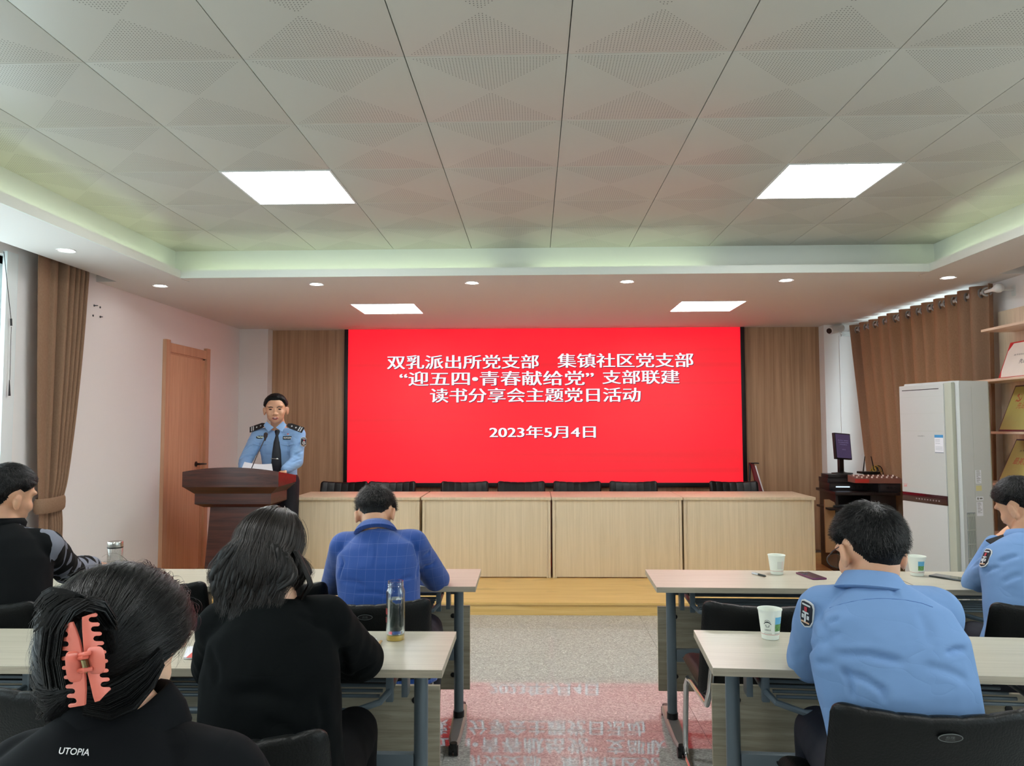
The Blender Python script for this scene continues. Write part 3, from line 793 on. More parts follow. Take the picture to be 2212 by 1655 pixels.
place_table(.568+.598+1.203, 2.480, math.radians(-4.2), 'pale laminate table in the second row, beyond the officer in blue')

# ------------------------------------------------------------------ podium
PX0 = -2.557
pod = thing('podium', 'dark rosewood lectern with stepped top on the stage', 'podium', (PX0, 6.30, .1))
def frus(m, w0, z0, w1, z1, d0, d1, yf0, yf1, mi=0, bow=0):
    # front edge at yf, depth d
    def ring(w, z, yf, d): return [(-w/2, yf, z), (w/2, yf, z), (w/2, yf+d, z), (-w/2, yf+d, z)]
    m.rings([ring(w0, z0, yf0, d0), ring(w1, z1, yf1, d1)], mi)
t = MB(); NB = 24
lo, hi = [], []
top = []
for i in range(NB+1):
    u = -1+2*i/NB
    top.append((u*.41, 0-.02*(1-u*u), 1.022+.038*(1-u*u)))
bot = [(p[0], p[1], .895) for p in top]
backt = [(p[0], .47, .965+.0*p[2]) for p in top]; backb = [(p[0], .47, .905) for p in top]
t.rings([bot, top, backt, backb], 0, False, False, closed=False)
t.rings([backb, bot], 0, False, False, closed=False)
for idx in (0, -1):
    f = [t.bm.verts.new(q[idx]) for q in (bot, top, backt, backb)]; t.bm.faces.new(f)
bmesh.ops.remove_doubles(t.bm, verts=t.bm.verts, dist=1e-5)
part('desk_top', t, ROSE, pod, 25)
t = MB(); frus(t, .66, .834, .81, .895, .42, .46, .055, .0); part('bevel_tier', t, ROSE, pod, 20)
t = MB(); frus(t, .655, .745, .655, .834, .41, .41, .06, .06); frus(t, .54, .715, .655, .745, .32, .41, .11, .06); part('second_tier', t, ROSE, pod, 20)
t = MB(); frus(t, .52, .0, .43, .715, .34, .30, .09, .115); part('column', t, ROSE, pod, 20)
t = MB(); frus(t, .60, .0, .58, .06, .42, .40, .05, .06); part('plinth', t, ROSE, pod, 20)
mic = thing('gooseneck_microphone', 'thin black gooseneck microphone on the podium', 'microphone', (PX0+.11, 6.45, 1.10))
t = MB(); t.lathe([(.028, -.0), (.028, .012), (.012, .022)], n=20); part('base', t, BLACKP, mic)
pA, pB = Vector((0, 0, .01)), at(573, 946, Y=6.55) - Vector(mic.location)
t = MB(); t.tube([pA, pA.lerp(pB, .5)+Vector((-.004, .0, .0)), pB], .0042, 8); part('gooseneck', t, mat('mic_metal', (60, 56, 60), .4, .6), mic)
t = MB(); d = Vector((.0, .02, .05)); t.tube([pB-d*.5, pB, pB+d*.2, pB+d*.7, pB+d*.9], [.006, .011, .017, .018, .010], 14); part('capsule', t, mat('mic_mesh', (52, 44, 48), .6, .3), mic)
def sheet(name, pts, label, m, group=None, sag=0, th=.0012):
    """a sheet of paper from four corners, curled a little"""
    b = MB(); A, B, C2, D2 = [Vector(p) for p in pts]; N = 8; rows = []
    for j in range(N+1):
        v = j/N; row = []
        for i in range(N+1):
            u = i/N; p = A.lerp(B, u).lerp(D2.lerp(C2, u), v); p.z += -sag*math.sin(math.pi*u); row.append(p)
        rows.append(row)
    b = curtain_cloth(rows, th)
    return tag(part(name, b, m, None), label, 'paper', group)
sheet('speech_sheets', [at(522, 1012, Y=6.56), at(590, 1021, Y=6.50), at(587, 1002, Y=6.62), at(528, 998, Y=6.68)], 'white speech sheets held up on top of the podium', PAPER, sag=.012)

# ------------------------------------------------------------------ air conditioner
ac = thing('air_conditioner', 'tall white floor standing air conditioner by the brown curtain', 'air conditioner', (2.87, 5.20, 0), math.radians(-75))
# local frame: front faces -Y, near side on +X
W2, H = .50, 1.80
t = MB()
prof = [(-W2, .02), (-W2+.03, 0), (-.03, 0), (0, .03), (0, .27), (-.05, .33), (-W2+.05, .33), (-W2, .27)]
t.rings([[(x, y, z) for x, y in prof] for z in (0, .02, H-.02)] + [[(x*.99-.002, y*.97+.006, H) for x, y in prof]]); part('casing', t, ACW, ac, 25)
for n, a, b, mm in (('upper_panel', 1.01, 1.785, ACW), ('lower_panel', .03, .945, ACW)):
    t = MB(); t.box(-W2+.01, -.075, -.028, .0, a, b, bev=.006); part(n, t, mm, ac)
t = MB(); t.box(-.075, -.012, -.022, .01, .03, 1.79, bev=.008); part('side_trim', t, mat('ac_trim', (174, 178, 164), .4), ac)
t = MB(); t.box(-W2+.01, -.075, -.026, .0, .945, 1.01, bev=.002)
for k in range(9): t.box(-.36+.026*k, -.348+.026*k, -.0268, -.026, .966, .976, 1)
part('display_band', t, [mat('ac_band', (48, 12, 22), .15, coat=.5), mat('ac_icons', (120, 110, 112), .5)], ac)
t = MB(); t.box(-W2+.04, -.115, -.029, -.027, 1.748, 1.753); part('air_slot', t, BLACKP, ac)
t = MB(); t.box(-W2+.012, -.08, -.0285, -.027, 1.455, 1.4565); t.box(-W2+.012, -.08, -.0285, -.027, 1.70, 1.7008); t.box(-W2+.012, -.08, -.0285, -.027, 1.58, 1.5808); part('panel_line', t, GREYP, ac)
t = MB(); add_text(t, 'GREE格力', FACE_CAM((-.29, -.0288, 1.42)), box=(.062, .012)); part('lettering', t, mat('ac_text', (110, 110, 112), .5), ac, smooth=False)
t = MB()
t.box(-.165, -.088, -.0295, -.028, 1.31, 1.43, 0); t.box(-.165, -.088, -.0298, -.0294, 1.41, 1.43, 1)
t.box(-.165, -.088, -.0298, -.0294, 1.304, 1.31, 2)
for zz in (1.395, 1.385, 1.37, 1.345, 1.335, 1.325): t.box(-.158, -.118 if zz > 1.36 else -.095, -.0298, -.0294, zz, zz+.002, 2)
part('energy_label', t, [PAPER, mat('label_blue', (60, 140, 196), .5), mat('label_grey', (130, 140, 150), .5)], ac)
t = MB(); add_text(t, '品质', FACE_CAM((-.455, -.0288, 1.055)), box=(.03, .016), bold=.01); t.box(-.475, -.435, -.0288, -.0284, 1.068, 1.0695); part('red_mark', t, mat('mark_red', (222, 90, 90), .5), ac, smooth=False)
# side face (x = 0 plane): grille and stickers
t = MB(); t.box(-.001, .0012, .058, .125, .10, 1.012, 1)
for k in range(7):
    y = .062+.009*k
    t.box(.0, .004, y, y+.0045, .12, .90)
for k in range(9): t.box(.0, .005, .058, .125, .12+.095*k, .127+.095*k)
part('side_grille', t, [GREYP, mat('grille_dark', (118, 126, 130), .5)], ac)
t = MB(); t.box(.0, .0015, .055, .128, .905, 1.012); t.box(.0, .0012, .030, .0315, .05, 1.76, 1); t.box(.0, .0012, .13, .1308, 1.0, 1.76, 1); part('side_cover', t, [ACW, GREYP], ac)
t = MB()
for (y0, y1, z0, z1, mi) in ((.14, .185, 1.10, 1.19, 0), (.14, .185, 1.05, 1.085, 2), (.14, .195, .985, 1.01, 0), (.14, .19, .88, .975, 0)):
    t.box(.0, .001, y0, y1, z0, z1, mi)
rnd = random.Random(5)
for k in range(13): z = 1.185-.0065*k; t.box(.0008, .0014, .145, .145+rnd.uniform(.015, .035), z, z+.0025, 1)
for k in range(10): z = .968-.0075*k; t.box(.0008, .0014, .145, .145+rnd.uniform(.02, .04), z, z+.0025, 1)
t.box(.0008, .0014, .145, .158, .990, 1.005, 1); t.box(.0008, .0014, .165, .188, .993, 1.003, 1)
part('warning_sticker', t, [PAPER, mat('sticker_text', (120, 118, 112), .6), mat('sticker_yellow', (206, 196, 140), .6)], ac)

# ------------------------------------------------------------------ display shelf with plaques
sh = thing('display_shelf', 'pale wood wall shelf with award plaques beside the curtain', 'shelf', (3.62, 5.2, 0))
t = MB(); t.box(-.018, .03, -1.3, .70, .62, 2.37, bev=.001); part('back_board', t, SHELFB, sh)
for z, y1 in ((2.19, .50), (1.815, .67), (1.432, .49), (1.058, .63), (.70, .5)):
    t = MB(); t.box(-.27, -.018, -1.3, y1, z-.0, z+.018, bev=.001); part('shelf_board', t, SHELFW, sh)
def plaque(name, label, y0, y1, z0, h, lean, face, frame, txt, cat='plaque'):
    """stands on a shelf facing -X, leaning back against the board"""
    o = thing(name, label, cat, (3.42, y1, z0))
    a = math.atan2(lean, h)
    w = y1-y0
    L = math.hypot(h, lean)
    M = frame_M((0, 0, 0), (0, -1, 0), (math.sin(a), 0, math.cos(a)))   # x along the shelf toward the viewer, y up, z toward the room
    t = MB(); t.box(0, w, 0, L, -.014, 0, M=M, bev=.002); part('frame', t, frame, o)
    t = MB(); t.box(.012, w-.012, .012, L-.012, 0, .0012, M=M); part('plate', t, face, o)
    for s, x, y, bw, bh, mm, kw in txt:
        b = MB(); add_text(b, s, M @ Matrix.Translation((x, y, .0018)), box=(bw, bh), **kw); part('lettering', b, mm, o, smooth=False)
    return o, M, w, L
PRED = mat('plaque_red', (176, 84, 52), .5); PDARK = mat('plaque_black', (52, 48, 30), .5)
o, M, w, L = plaque('award_plaque', 'gold award plaque with party emblem, on the middle wall shelf', 5.12, 5.655, 1.452, .335, .14, GOLD, MAROON,
    [('先进基层党组织', .29, .20, .36, .05, PRED, dict(bold=.004, shear=.2)), ('中共', .18, .285, .05, .018, PDARK, {}), ('二〇二二年', .38, .07, .09, .014, PDARK, {})])
# hammer and sickle emblem
e = MB(); arc = []
for k in range(17):
    a = math.radians(-150+ 235*k/16); r = .027; wd = .0045*math.sin(math.pi*min(1, (k+2)/14))+.0012
    arc.append((a, r, wd))
outer = [((r+wd)*math.cos(a), (r+wd)*math.sin(a)) for a, r, wd in arc]; inner = [((r-wd)*math.cos(a), (r-wd)*math.sin(a)) for a, r, wd in arc]
e.rings([[(x, y, 0) for x, y in outer], [(x, y, 0) for x, y in inner]], 0, False, False, closed=False)
def bar(m, x0, y0, x1, y1, w):
    d = Vector((x1-x0, y1-y0, 0)).normalized(); n = Vector((-d.y, d.x, 0))*w
    a, b = Vector((x0, y0, 0)), Vector((x1, y1, 0)); f = [m.bm.verts.new(p) for p in (a-n, b-n, b+n, a+n)]; m.bm.faces.new(f)
bar(e, -.022, .016, .022, -.024, .0035); bar(e, -.030, .012, -.010, .028, .007); bar(e, -.019, -.019, -.030, -.028, .005)
bmesh.ops.transform(e.bm, matrix=M @ Matrix.Translation((.105, .262, .002)), verts=e.bm.verts)
part('party_emblem', e, PRED, o, smooth=False)
plaque('award_plaque', 'gold award plaque without emblem, on the wall shelf under the emblem plaque', 5.10, 5.685, 1.078, .315, .15, GOLD, MAROON,
    [('最美志愿服务社区', .30, .175, .44, .055, PRED, dict(bold=.004, shear=.2)), ('授予：双乳镇集镇社区', .23, .255, .26, .018, PDARK, {}), ('二〇二一年', .40, .06, .09, .014, PDARK, {})])
CERT = mat('certificate_paper', (232, 222, 212), .6, noise_amt=.03, noise_scale=10)
o, M, w, L = plaque('award_certificate', 'cream award certificate in a red edged holder, on the upper wall shelf', 5.13, 5.63, 1.833, .27, .10, CERT, mat('cert_red', (200, 48, 44), .5),
    [('先进集体', .27, .125, .17, .035, BLACKP, dict(bold=.006)), ('授予双乳镇派出所', .20, .18, .2, .013, PDARK, {})], 'certificate')
rb = MB()
rb.prism([(.012, L-.012), (.05, L-.012), (.012, L-.07)], .0012, .0026); rb.prism([(.012, .012), (.012, .06), (.028, .012)], .0012, .0026); 
for v in rb.bm.verts: v.co = M @ Vector((v.co.x, v.co.z, v.co.y))
part('corner_ribbon', rb, RED, o)

# ------------------------------------------------------------------ computer desk and gear on the stage
cd = thing('computer_desk', 'dark brown computer desk on the stage in the corner', 'desk', (3.20, 7.34, .1), math.radians(-4))
t = MB(); t.box(-.36, .23, -.16, .44, .74, .768, bev=.008); part('desktop', t, DARKW, cd)
t = MB(); t.box(-.02, .21, -.10, .42, .0, .74, bev=.002); part('cabinet', t, DARKW, cd)
t = MB(); t.box(-.31, -.02, .40, .415, .06, .74); part('back_panel', t, DARKW, cd)  # added so the bright opening under the desktop stays dark
for zz in (.50, .27):
    t = MB(); t.box(.0, .19, -.112, -.10, zz-.2, zz, bev=.003); dr = part('drawer', t, DARKW, cd)
    t = MB(); t.tube([(.05, -.122, zz-.06), (.14, -.122, zz-.06)], .004, 8); part('handle', t, STEEL, dr)
t = MB(); t.box(-.33, -.305, -.08, .42, 0, .74, bev=.002); part('side_panel', t, DARKW, cd)
t = MB(); t.box(-.42, -.04, -.18, .22, .60, .618, bev=.004); part('keyboard_tray', t, DARKW, cd)
keyb = thing('keyboard', 'black computer keyboard on the pull out tray of the dark desk', 'keyboard', (3.01, 7.32, .7185), math.radians(-8))
t = MB(); t.box(-.16, .10, -.06, .07, 0, .016, bev=.004)
part('case', t, BLACKP, keyb)
t = MB()
for i in range(11):
    for j in range(4): t.box(-.153+.0225*i, -.134+.0225*i, -.052+.028*j, -.029+.028*j, .016, .021)
o = part('keys', t, mat('key_grey', (70, 74, 78), .5), keyb); o['kind'] = 'stuff'
def gearbox(name, label, x, y, z, w, d, h, rz=-4, lamp=False, cat='amplifier', m2=None):
    o = thing(name, label, cat, (x, y, z), math.radians(rz))
    t = MB(); t.box(-w/2, w/2, 0, d, 0, h, bev=.003); part('case', t, mat('gear_black', (26, 22, 24), .4), o)
    t = MB(); t.box(-w/2+.012, w/2-.012, -.004, 0, .008, h-.008, bev=.001); part('front_panel', t, m2 or mat('gear_panel', (38, 32, 34), .3), o)
    for k in range(3):
        t = MB(); t.cyl((w/2-.05-.035*k, -.004, h/2), (w/2-.05-.035*k, -.014, h/2), .008, n=14); part('knob', t, BLACKP, o)
    if lamp: t = MB(); t.box(-w/2+.06, -w/2+.19, -.006, -.004, h/2-.006, h/2+.006); part('lit_display', t, light_mat('gear_lamp', (.7, .85, 1), .9), o)
    return o
gearbox('amplifier', 'black audio receiver with a lit strip, lowest of the stack on the dark desk', 3.045, 7.42, .869, .36, .32, .066, lamp=True)
gearbox('amplifier', 'black audio box between the lit receiver and the small recorder', 3.03, 7.45, .9365, .34, .28, .046)
gearbox('recorder', 'small black recorder on top of the audio stack, under the monitor', 2.99, 7.46, .984, .24, .22, .034, cat='recorder')
gearbox('speaker_box', 'black low speaker box under the mixing console', 3.335, 7.20, .869, .20, .42, .082, rz=-4, cat='audio box')
mixc = thing('mixing_console', 'small red sided mixing console on top of the black box', 'mixer', (3.245, 7.19, .9525), math.radians(-4))
t = MB(); t.rings([[(-.22, 0, 0), (.20, 0, 0), (.20, .22, 0), (-.22, .22, 0)], [(-.22, 0, .042), (.20, 0, .042), (.20, .22, .066), (-.22, .22, .066)]]); part('case', t, mat('mixer_brown', (128, 82, 70), .5), mixc, 20)
t = MB(); t.box(-.226, -.10, -.006, .004, .004, .040, bev=.002); part('red_cheek', t, mat('mixer_red', (186, 52, 44), .45), mixc)
for i in range(9):
    for j in range(2):
        t = MB(); t.cyl((-.19+.045*i, .05+.09*j, .045+.01*j), (-.19+.045*i, .05+.09*j, .062+.01*j), .009, .007, n=10); part('fader_knob', t, mat('knob_cream', (226, 206, 196), .5), mixc)
mon = thing('monitor', 'black computer monitor tilted on the audio stack', 'monitor', (3.06, 7.60, 1.018), math.radians(30))
t = MB(); t.lathe([(.10, 0), (.10, .008), (.03, .016), (.025, .02)], n=24); t.box(-.03, .03, .0, .03, .01, .17, bev=.004); part('stand', t, BLACKP, mon)
MT = Matrix.Rotation(math.radians(-7), 4, 'X') @ Matrix.Rotation(math.radians(4), 4, 'Y')
MM = Matrix.Translation((0, -.01, .265))@MT
t = MB(); t.box(-.115, .115, -.012, .018, -.125, .135, bev=.004, M=MM); part('bezel', t, BLACKP, mon)
t = MB(); t.box(-.104, .104, -.0138, -.012, -.112, .125, M=MM); part('screen', t, mat('monitor_screen', (20, 16, 30), .25, emis=(66, 56, 84), strength=.75), mon)
t = MB()
for k, (s, w) in enumerate((('双乳派出所党支部　集镇社区党支部', .15), ('“迎五四•青春献给党”支部联建', .145), ('读书分享会主题党日活动', .11), ('2023年5月4日', .05))):
    add_text(t, s, MM @ FACE_CAM((0, -.0145, .062-.02*k-(.03 if k == 3 else 0))), box=(w, .010))
part('screen_lettering', t, mat('monitor_text', (110, 100, 130), .5, emis=(98, 90, 120), strength=.8), mon, smooth=False)
rt = thing('wifi_router', 'black router with two upright antennas behind the mixer', 'router', (3.30, 7.56, 1.02), 0)
t = MB(); t.box(-.09, .09, -.06, .06, 0, .022, bev=.005); part('case', t, BLACKP, rt)
for xx, tl in ((-.05, .02), (.06, -.03)):
    t = MB(); t.tube([(xx, .0, .02), (xx+tl, .0, .17)], [.007, .004], 8); part('antenna', t, BLACKP, rt)
t = MB(); t.box(-.03, .07, -.06, .05, -.068, 0); part('spacer', t, BLACKP, rt)
rnd = random.Random(3)
cbm = [(mat('cable_yellow', (172, 140, 60), .5), 'yellow audio cables looping behind the mixing console'), (mat('cable_black', (16, 16, 17), .5), 'black audio cables hanging off the back of the dark desk')]
for (cm, lab), kk in zip(cbm, (0, 1)):
    t = MB()
    for k in range(5):
        x0 = 3.31+.012*k+.02*kk; pts = []
        for i in range(14):
            u = i/13; pts.append((x0+.07*u+.02*math.sin(4*u+k), 7.56+.03*math.sin(6*u+k*2), 1.02+.055*math.sin(math.pi*min(1, u*1.4))-.22*max(0, u-.6)*kk + .006*k))
        t.tube(pts, .0045, 6)
    tag(part('cable_bundle', t, cm), lab, 'cable')
bo = MB()
pr = []
for zz in range(21):
    z = .29+ .5*zz/20; e = max(0, (abs(z-.54)/.25-.8)/.2); w = .06*math.sqrt(max(0.02, 1-e*e)) 
    pr.append([(-.09, -.01, z), (-.05+w, -.01, z), (-.05+w, .01, z), (-.09, .01, z)])
bo.rings(pr); b2 = part('wooden_chair_back', bo, mat('tan_panel', (176, 140, 104), .5)); b2.location = (2.86, 7.32, 0)
tag(b2, 'tan rounded wooden board between the stage desks and the dark desk', 'board')
# bullet camera
sc1 = thing('security_camera', 'small white bullet security camera at the top of the far corner', 'security camera', (3.36, 8.42, 2.56))
t = MB(); t.cyl((0, .05, .02), (0, 0, .02), .035, n=18); t.tube([(0, 0, .02), (-.05, -.06, 0)], .012, 8); part('bracket', t, WHITEP, sc1)
t = MB(); t.tube([(.05, -.04, .015), (-.12, -.14, -.03)], [.042, .042], 20); part('housing', t, WHITEP, sc1)
t = MB(); t.tube([(-.119, -.139, -.03), (-.128, -.146, -.033)], [.03, .03], 18); part('lens', t, BLACKG, sc1)
t = MB(); t.tube([(.03, .0, -.02), (.10, .02, -.06), (.14, .04, -.05), (.2, .045, .03)], .006, 6); t.box(.08, .2, .03, .047, -.07, -.02); part('cable', t, WHITEP, sc1)
t = MB(); t.box(3.415, 3.425, 8.462, 8.47, .1, 2.5); tag(struct('trim_2', t, WALL))
# folded stand leaning by the screen
fs = thing('display_stand', 'dark red and black display stand leaning beside the screen frame', 'stand', (2.40, 8.30, .1))
t = MB(); t.tube([(0, .1, .98), (.16, 0, 0)], .014, 8); part('black_leg', t, BLACKP, fs)
t = MB(); t.tube([(-.02, .1, .98), (-.12, -.05, 0)], .014, 8); part('black_leg', t, BLACKP, fs)
t = MB(); t.rings([[(-.02, .05, .98), (.01, .05, .98), (.01, .10, .98), (-.02, .10, .98)], [(.035, -.06, .62), (.085, -.06, .62), (.085, -.01, .62), (.035, -.01, .62)]]); part('red_folder', t, mat('folder_red', (104, 30, 38), .5), fs, 20)
t = MB(); t.tube([(.02, .03, .96), (.10, -.05, .6)], .007, 8); part('pale_edge', t, PAPER, fs)
t = MB(); t.box(-.03, .06, .03, .12, .98, .99); part('cap', t, BLACKP, fs)
# cable on the stage
t = MB()
pts = [at(x, y, Z=.106) for x, y in ((2190, 1312), (2160, 1301), (2130, 1297), (2112, 1300), (2110, 1308), (2126, 1313), (2150, 1310), (2212, 1290), (2300, 1280))]
t.tube(pts, .007, 8); tag(part('power_cable', t, BLACKP), 'black cable looped on the yellow stage under the front table', 'cable')

# ------------------------------------------------------------------ things on the tables
def cup_print():
    m, N, L, P = new_mat('cup_paper')
    P.inputs['Base Color'].default_value = (*s2l((232, 236, 226)), 1); P.inputs['Roughness'].default_value = .5; return m
CUPM = cup_print()
SKYB, GRN, DGR = mat('cup_sky', (96, 168, 206), .5), mat('cup_green', (98, 146, 84), .5, noise_amt=.45, noise_scale=120), mat('cup_ink', (66, 76, 76), .5)
def paper_cup(label, loc, h, r, picture_az, logo_az=None, calendar_az=None):
    o = thing('paper_cup', label, 'cup', loc, 0, 'white paper cups on the tables')
    rb, rt2 = r*.72, r
    R = lambda z: rb+(rt2-rb)*z/h
    t = MB(); t.lathe([(rb-.002, .004), (rb, 0), (rt2, h), (rt2+.0016, h+.001), (rt2+.0016, h-.0025), (rt2-.001, h-.001), (rb-.001, .006)], n=40); part('cup_body', t, CUPM, o)
    def patch(az0, az1, z0, z1, mm, name, off=.0004):
        p = MB(); n = 8
        rr = [[((R(z)+off)*math.cos(az0+(az1-az0)*i/n), (R(z)+off)*math.sin(az0+(az1-az0)*i/n), z) for i in range(n+1)] for z in (z0, z1)]
        p.rings(rr, 0, False, False, closed=False); part(name, p, mm, o)
    def wraptext(s, az, z, w, hh, mm, name='lettering'):
        p = MB(); add_text(p, s, Matrix(), box=(w, hh))
        for v in p.bm.verts:
            zz = z+v.co.y; a = az + v.co.x/R(zz); v.co = Vector(((R(zz)+.0006)*math.cos(a), (R(zz)+.0006)*math.sin(a), zz))
        part(name, p, mm, o, smooth=False)
    k = h/.1
    if picture_az is not None:
        a = picture_az; da = .42
        patch(a-da, a+da, .052*k, .078*k, SKYB, 'printed_sky'); patch(a-da, a+da, .030*k, .054*k, GRN, 'printed_meadow', .0006)
        wraptext('汉阴欢迎您', a, .022*k, .028, .004, DGR)
    if logo_az is not None:
        a = logo_az
        p = MB()
        arc = [(math.radians(t0), .010) for t0 in range(10, 175, 15)]
        p.rings([[((r2+.0007)*math.cos(t1), (r2+.0007)*math.sin(t1)+.058*k, 0) for t1, r2 in arc], [((r2-.0007)*math.cos(t1), (r2-.0007)*math.sin(t1)+.058*k, 0) for t1, r2 in arc]], 0, False, False, closed=False)
        p.rings([[(-.012, .056*k, 0), (-.006, .062*k, 0), (0, .064*k, 0), (.006, .062*k, 0), (.013, .055*k, 0)], [(-.012, .053*k, 0), (-.006, .058*k, 0), (0, .059*k, 0), (.006, .058*k, 0), (.013, .052*k, 0)]], 0, False, False, closed=False)
        for q in range(3): p.rings([[(-.008+.001*q, (.051-.003*q)*k, 0), (.008-.001*q, (.051-.003*q)*k, 0)], [(-.008+.001*q, (.0495-.003*q)*k, 0), (.008-.001*q, (.0495-.003*q)*k, 0)]], 0, False, False, closed=False)
        for v in p.bm.verts: zz = v.co.y; aa = a+v.co.x/R(zz); v.co = Vector(((R(zz)+.0006)*math.cos(aa), (R(zz)+.0006)*math.sin(aa), zz))
        part('printed_emblem', p, DGR, o, smooth=False)
        wraptext('汉阴政务', a, .034*k, .022, .006, DGR)
        wraptext('0915 5212345', a, .022*k, .026, .003, DGR)
    if calendar_az is not None:
        for rr_ in range(6):
            for cc in range(7):
                az = calendar_az+(cc-3)*.14; z = (.065-.0068*rr_)*k
                pass
        p = MB(); p2 = MB()
        for rr_ in range(6):
            for cc in range(7):
                az = calendar_az+(cc-3)*.135; z = (.066-.0068*rr_)*k
                q = p2 if cc > 4 else p
                q.rings([[((R(z+dz_)+.0006)*math.cos(az+da_), (R(z+dz_)+.0006)*math.sin(az+da_), z+dz_) for da_ in (-.035, .035)] for dz_ in (0, .003)], 0, False, False, closed=False)
        o1 = part('printed_calendar', p, mat('cal_grey', (168, 160, 164), .6), o, smooth=False); o1['kind'] = 'stuff'
        o1 = part('printed_weekend', p2, mat('cal_red', (226, 150, 150), .6), o, smooth=False); o1['kind'] = 'stuff'
    n = 40; p = MB(); z = .0175*k
    p.rings([[((R(zz)+.0004)*math.cos(2*math.pi*j/n), (R(zz)+.0004)*math.sin(2*math.pi*j/n), zz) for j in range(n)] for zz in (z, z+.0012)], 0, False, False); part('red_line', p, mat('cup_red', (200, 70, 70), .5), o)
    return o
F = -math.pi/2     # azimuth facing the camera
paper_cup('white paper cup with emblem and landscape print, on the second row table', (*at(1664, 1379, Z=.75)[:2], .751), .102, .0405, F+.62, F-.55)
paper_cup('white paper cup with a small calendar print, beside the pen on the front row table', (*at(1678, 1240, Z=.75)[:2], .751), .094, .0415, None, None, F+.25)
paper_cup('white paper cup with a landscape print, in front of the air conditioner', (*at(1981, 1243, Z=.75)[:2], .751), .094, .0425, F+.12)
def phone(label, x, y, rz, L=.158, W=.074, back=True):
    o = thing('smartphone', label, 'phone', (x, y, .7505), rz)
    t = MB(); t.box(-W/2, W/2, -L/2, L/2, 0, .0085, bev=.003); part('body', t, mat('phone_purple', (112, 60, 92), .3, .3) if back else BLACKG, o)
    if back:
        t = MB(); t.box(-W/2+.004, W/2-.004, -L/2+.004, L/2-.004, .0085, .0089); part('back_glass', t, mat('phone_back', (58, 48, 66), .15, coat=.4), o)
        t = MB(); t.box(-W/2+.008, -W/2+.034, L/2-.058, L/2-.010, .0088, .0115, bev=.0012); cm_ = part('camera_bump', t, mat('phone_silver', (150, 140, 150), .2, .7), o)
        for q in range(2):
            t = MB(); t.cyl((-W/2+.021, L/2-.022-.024*q, .0114), (-W/2+.021, L/2-.022-.024*q, .0122), .0085, n=16); part('camera_lens', t, BLACKG, cm_)
    else:
        t = MB(); t.box(-W/2+.003, W/2-.003, -L/2+.005, L/2-.005, .0085, .0088); part('screen', t, mat('phone_screen', (22, 28, 32), .06, coat=1), o)
    return o
pc = at(1752, 1246, Z=.75); phone('purple backed smartphone lying face down on the front row table', pc.x, pc.y, math.radians(10))
pc = at(2050, 1250, Z=.75); phone('black smartphone lying screen up beside the elbow of the officer resting his chin', pc.x, pc.y, math.radians(38), back=False)
p0, p1 = at(1625, 1238, Z=.757), at(1655, 1245, Z=.757)
pen = thing('pen', 'black and clear ballpoint pen on the front row table', 'pen', tuple((p0+p1)/2))
d = (p1-p0)*.5
t = MB(); t.tube([-d*1.0, -d*.1], .0048, 10); part('clear_cap', t, mat('pen_clear', (206, 210, 214), .2), pen)
t = MB(); t.tube([-d*.1, d*.8, d*1.0], [.0052, .005, .0015], 10); part('barrel', t, mat('pen_dark', (40, 46, 42), .35), pen)
t = MB(); t.tube([-d*.6+Vector((0, 0, .006)), d*.1+Vector((0, 0, .006))], .0012, 6); part('clip', t, STEEL, pen)
# glass bottle with water
bp = at(854, 1381, Z=.75)
gb = thing('glass_bottle', 'clear double walled glass water bottle with a gold base, no lid', 'bottle', (bp.x, bp.y, .751))
t = MB(); t.lathe([(.0, .0035), (.0325, .0035), (.033, .010), (.033, .166), (.030, .176), (.0275, .180), (.0275, .183), (.029, .184), (.0275, .187), (.029, .190), (.0275, .193), (.0275, .202), (.0255, .202), (.0255, .180), (.0265, .175), (.0295, .166), (.0305, .158), (.0305, .02), (.0, .02)], n=40, caps=False); part('glass_wall', t, TGLASS, gb)
t = MB(); t.lathe([(.0, .022), (.0285, .022), (.0285, .141), (.0, .141)], n=32, caps=False); part('water', t, WATER, gb)
t = MB(); t.lathe([(0, 0), (.031, 0), (.0325, .003), (.031, .017), (0, .017)], n=32, caps=False); part('gold_base', t, mat('bottle_gold', (214, 182, 96), .3, .5), gb)
t = MB(); add_text(t, '福', Matrix(), box=(.02, .022)); add_text(t, '茶韵', Matrix.Translation((0, -.03, 0)), box=(.012, .02))
for v in t.bm.verts: a = math.radians(205)+v.co.x/.0333; v.co = Vector((.0334*math.cos(a), .0334*math.sin(a), .10+v.co.y))
part('red_print', t, mat('bottle_red', (190, 60, 62), .5), gb, smooth=False)
bp = at(257, 1226, Z=.75)
vb = thing('glass_bottle', 'clear glass bottle with a steel lid on the front row table', 'bottle', (-2.16, 3.86, .751))
t = MB(); t.lathe([(0, .003), (.036, .003), (.037, .012), (.037, .134), (.034, .139), (.032, .139), (.0335, .132), (.0335, .014), (0, .014)], n=36, caps=False); part('glass_wall', t, TGLASS, vb)
t = MB(); t.lathe([(0, .0), (.035, 0), (.037, .006), (0, .006)], n=32, caps=False); part('base', t, STEEL, vb)
t = MB(); t.lathe([(0, .133), (.037, .133), (.0375, .136), (.0375, .158), (.0355, .162), (.030, .1605), (0, .1605)], n=36, caps=False); lid = part('steel_lid', t, STEEL, vb)
t = MB(); t.lathe([(.0372, .128), (.0378, .130), (.0378, .134), (.0372, .135)], n=36); part('seal_ring', t, BLACKP, vb)
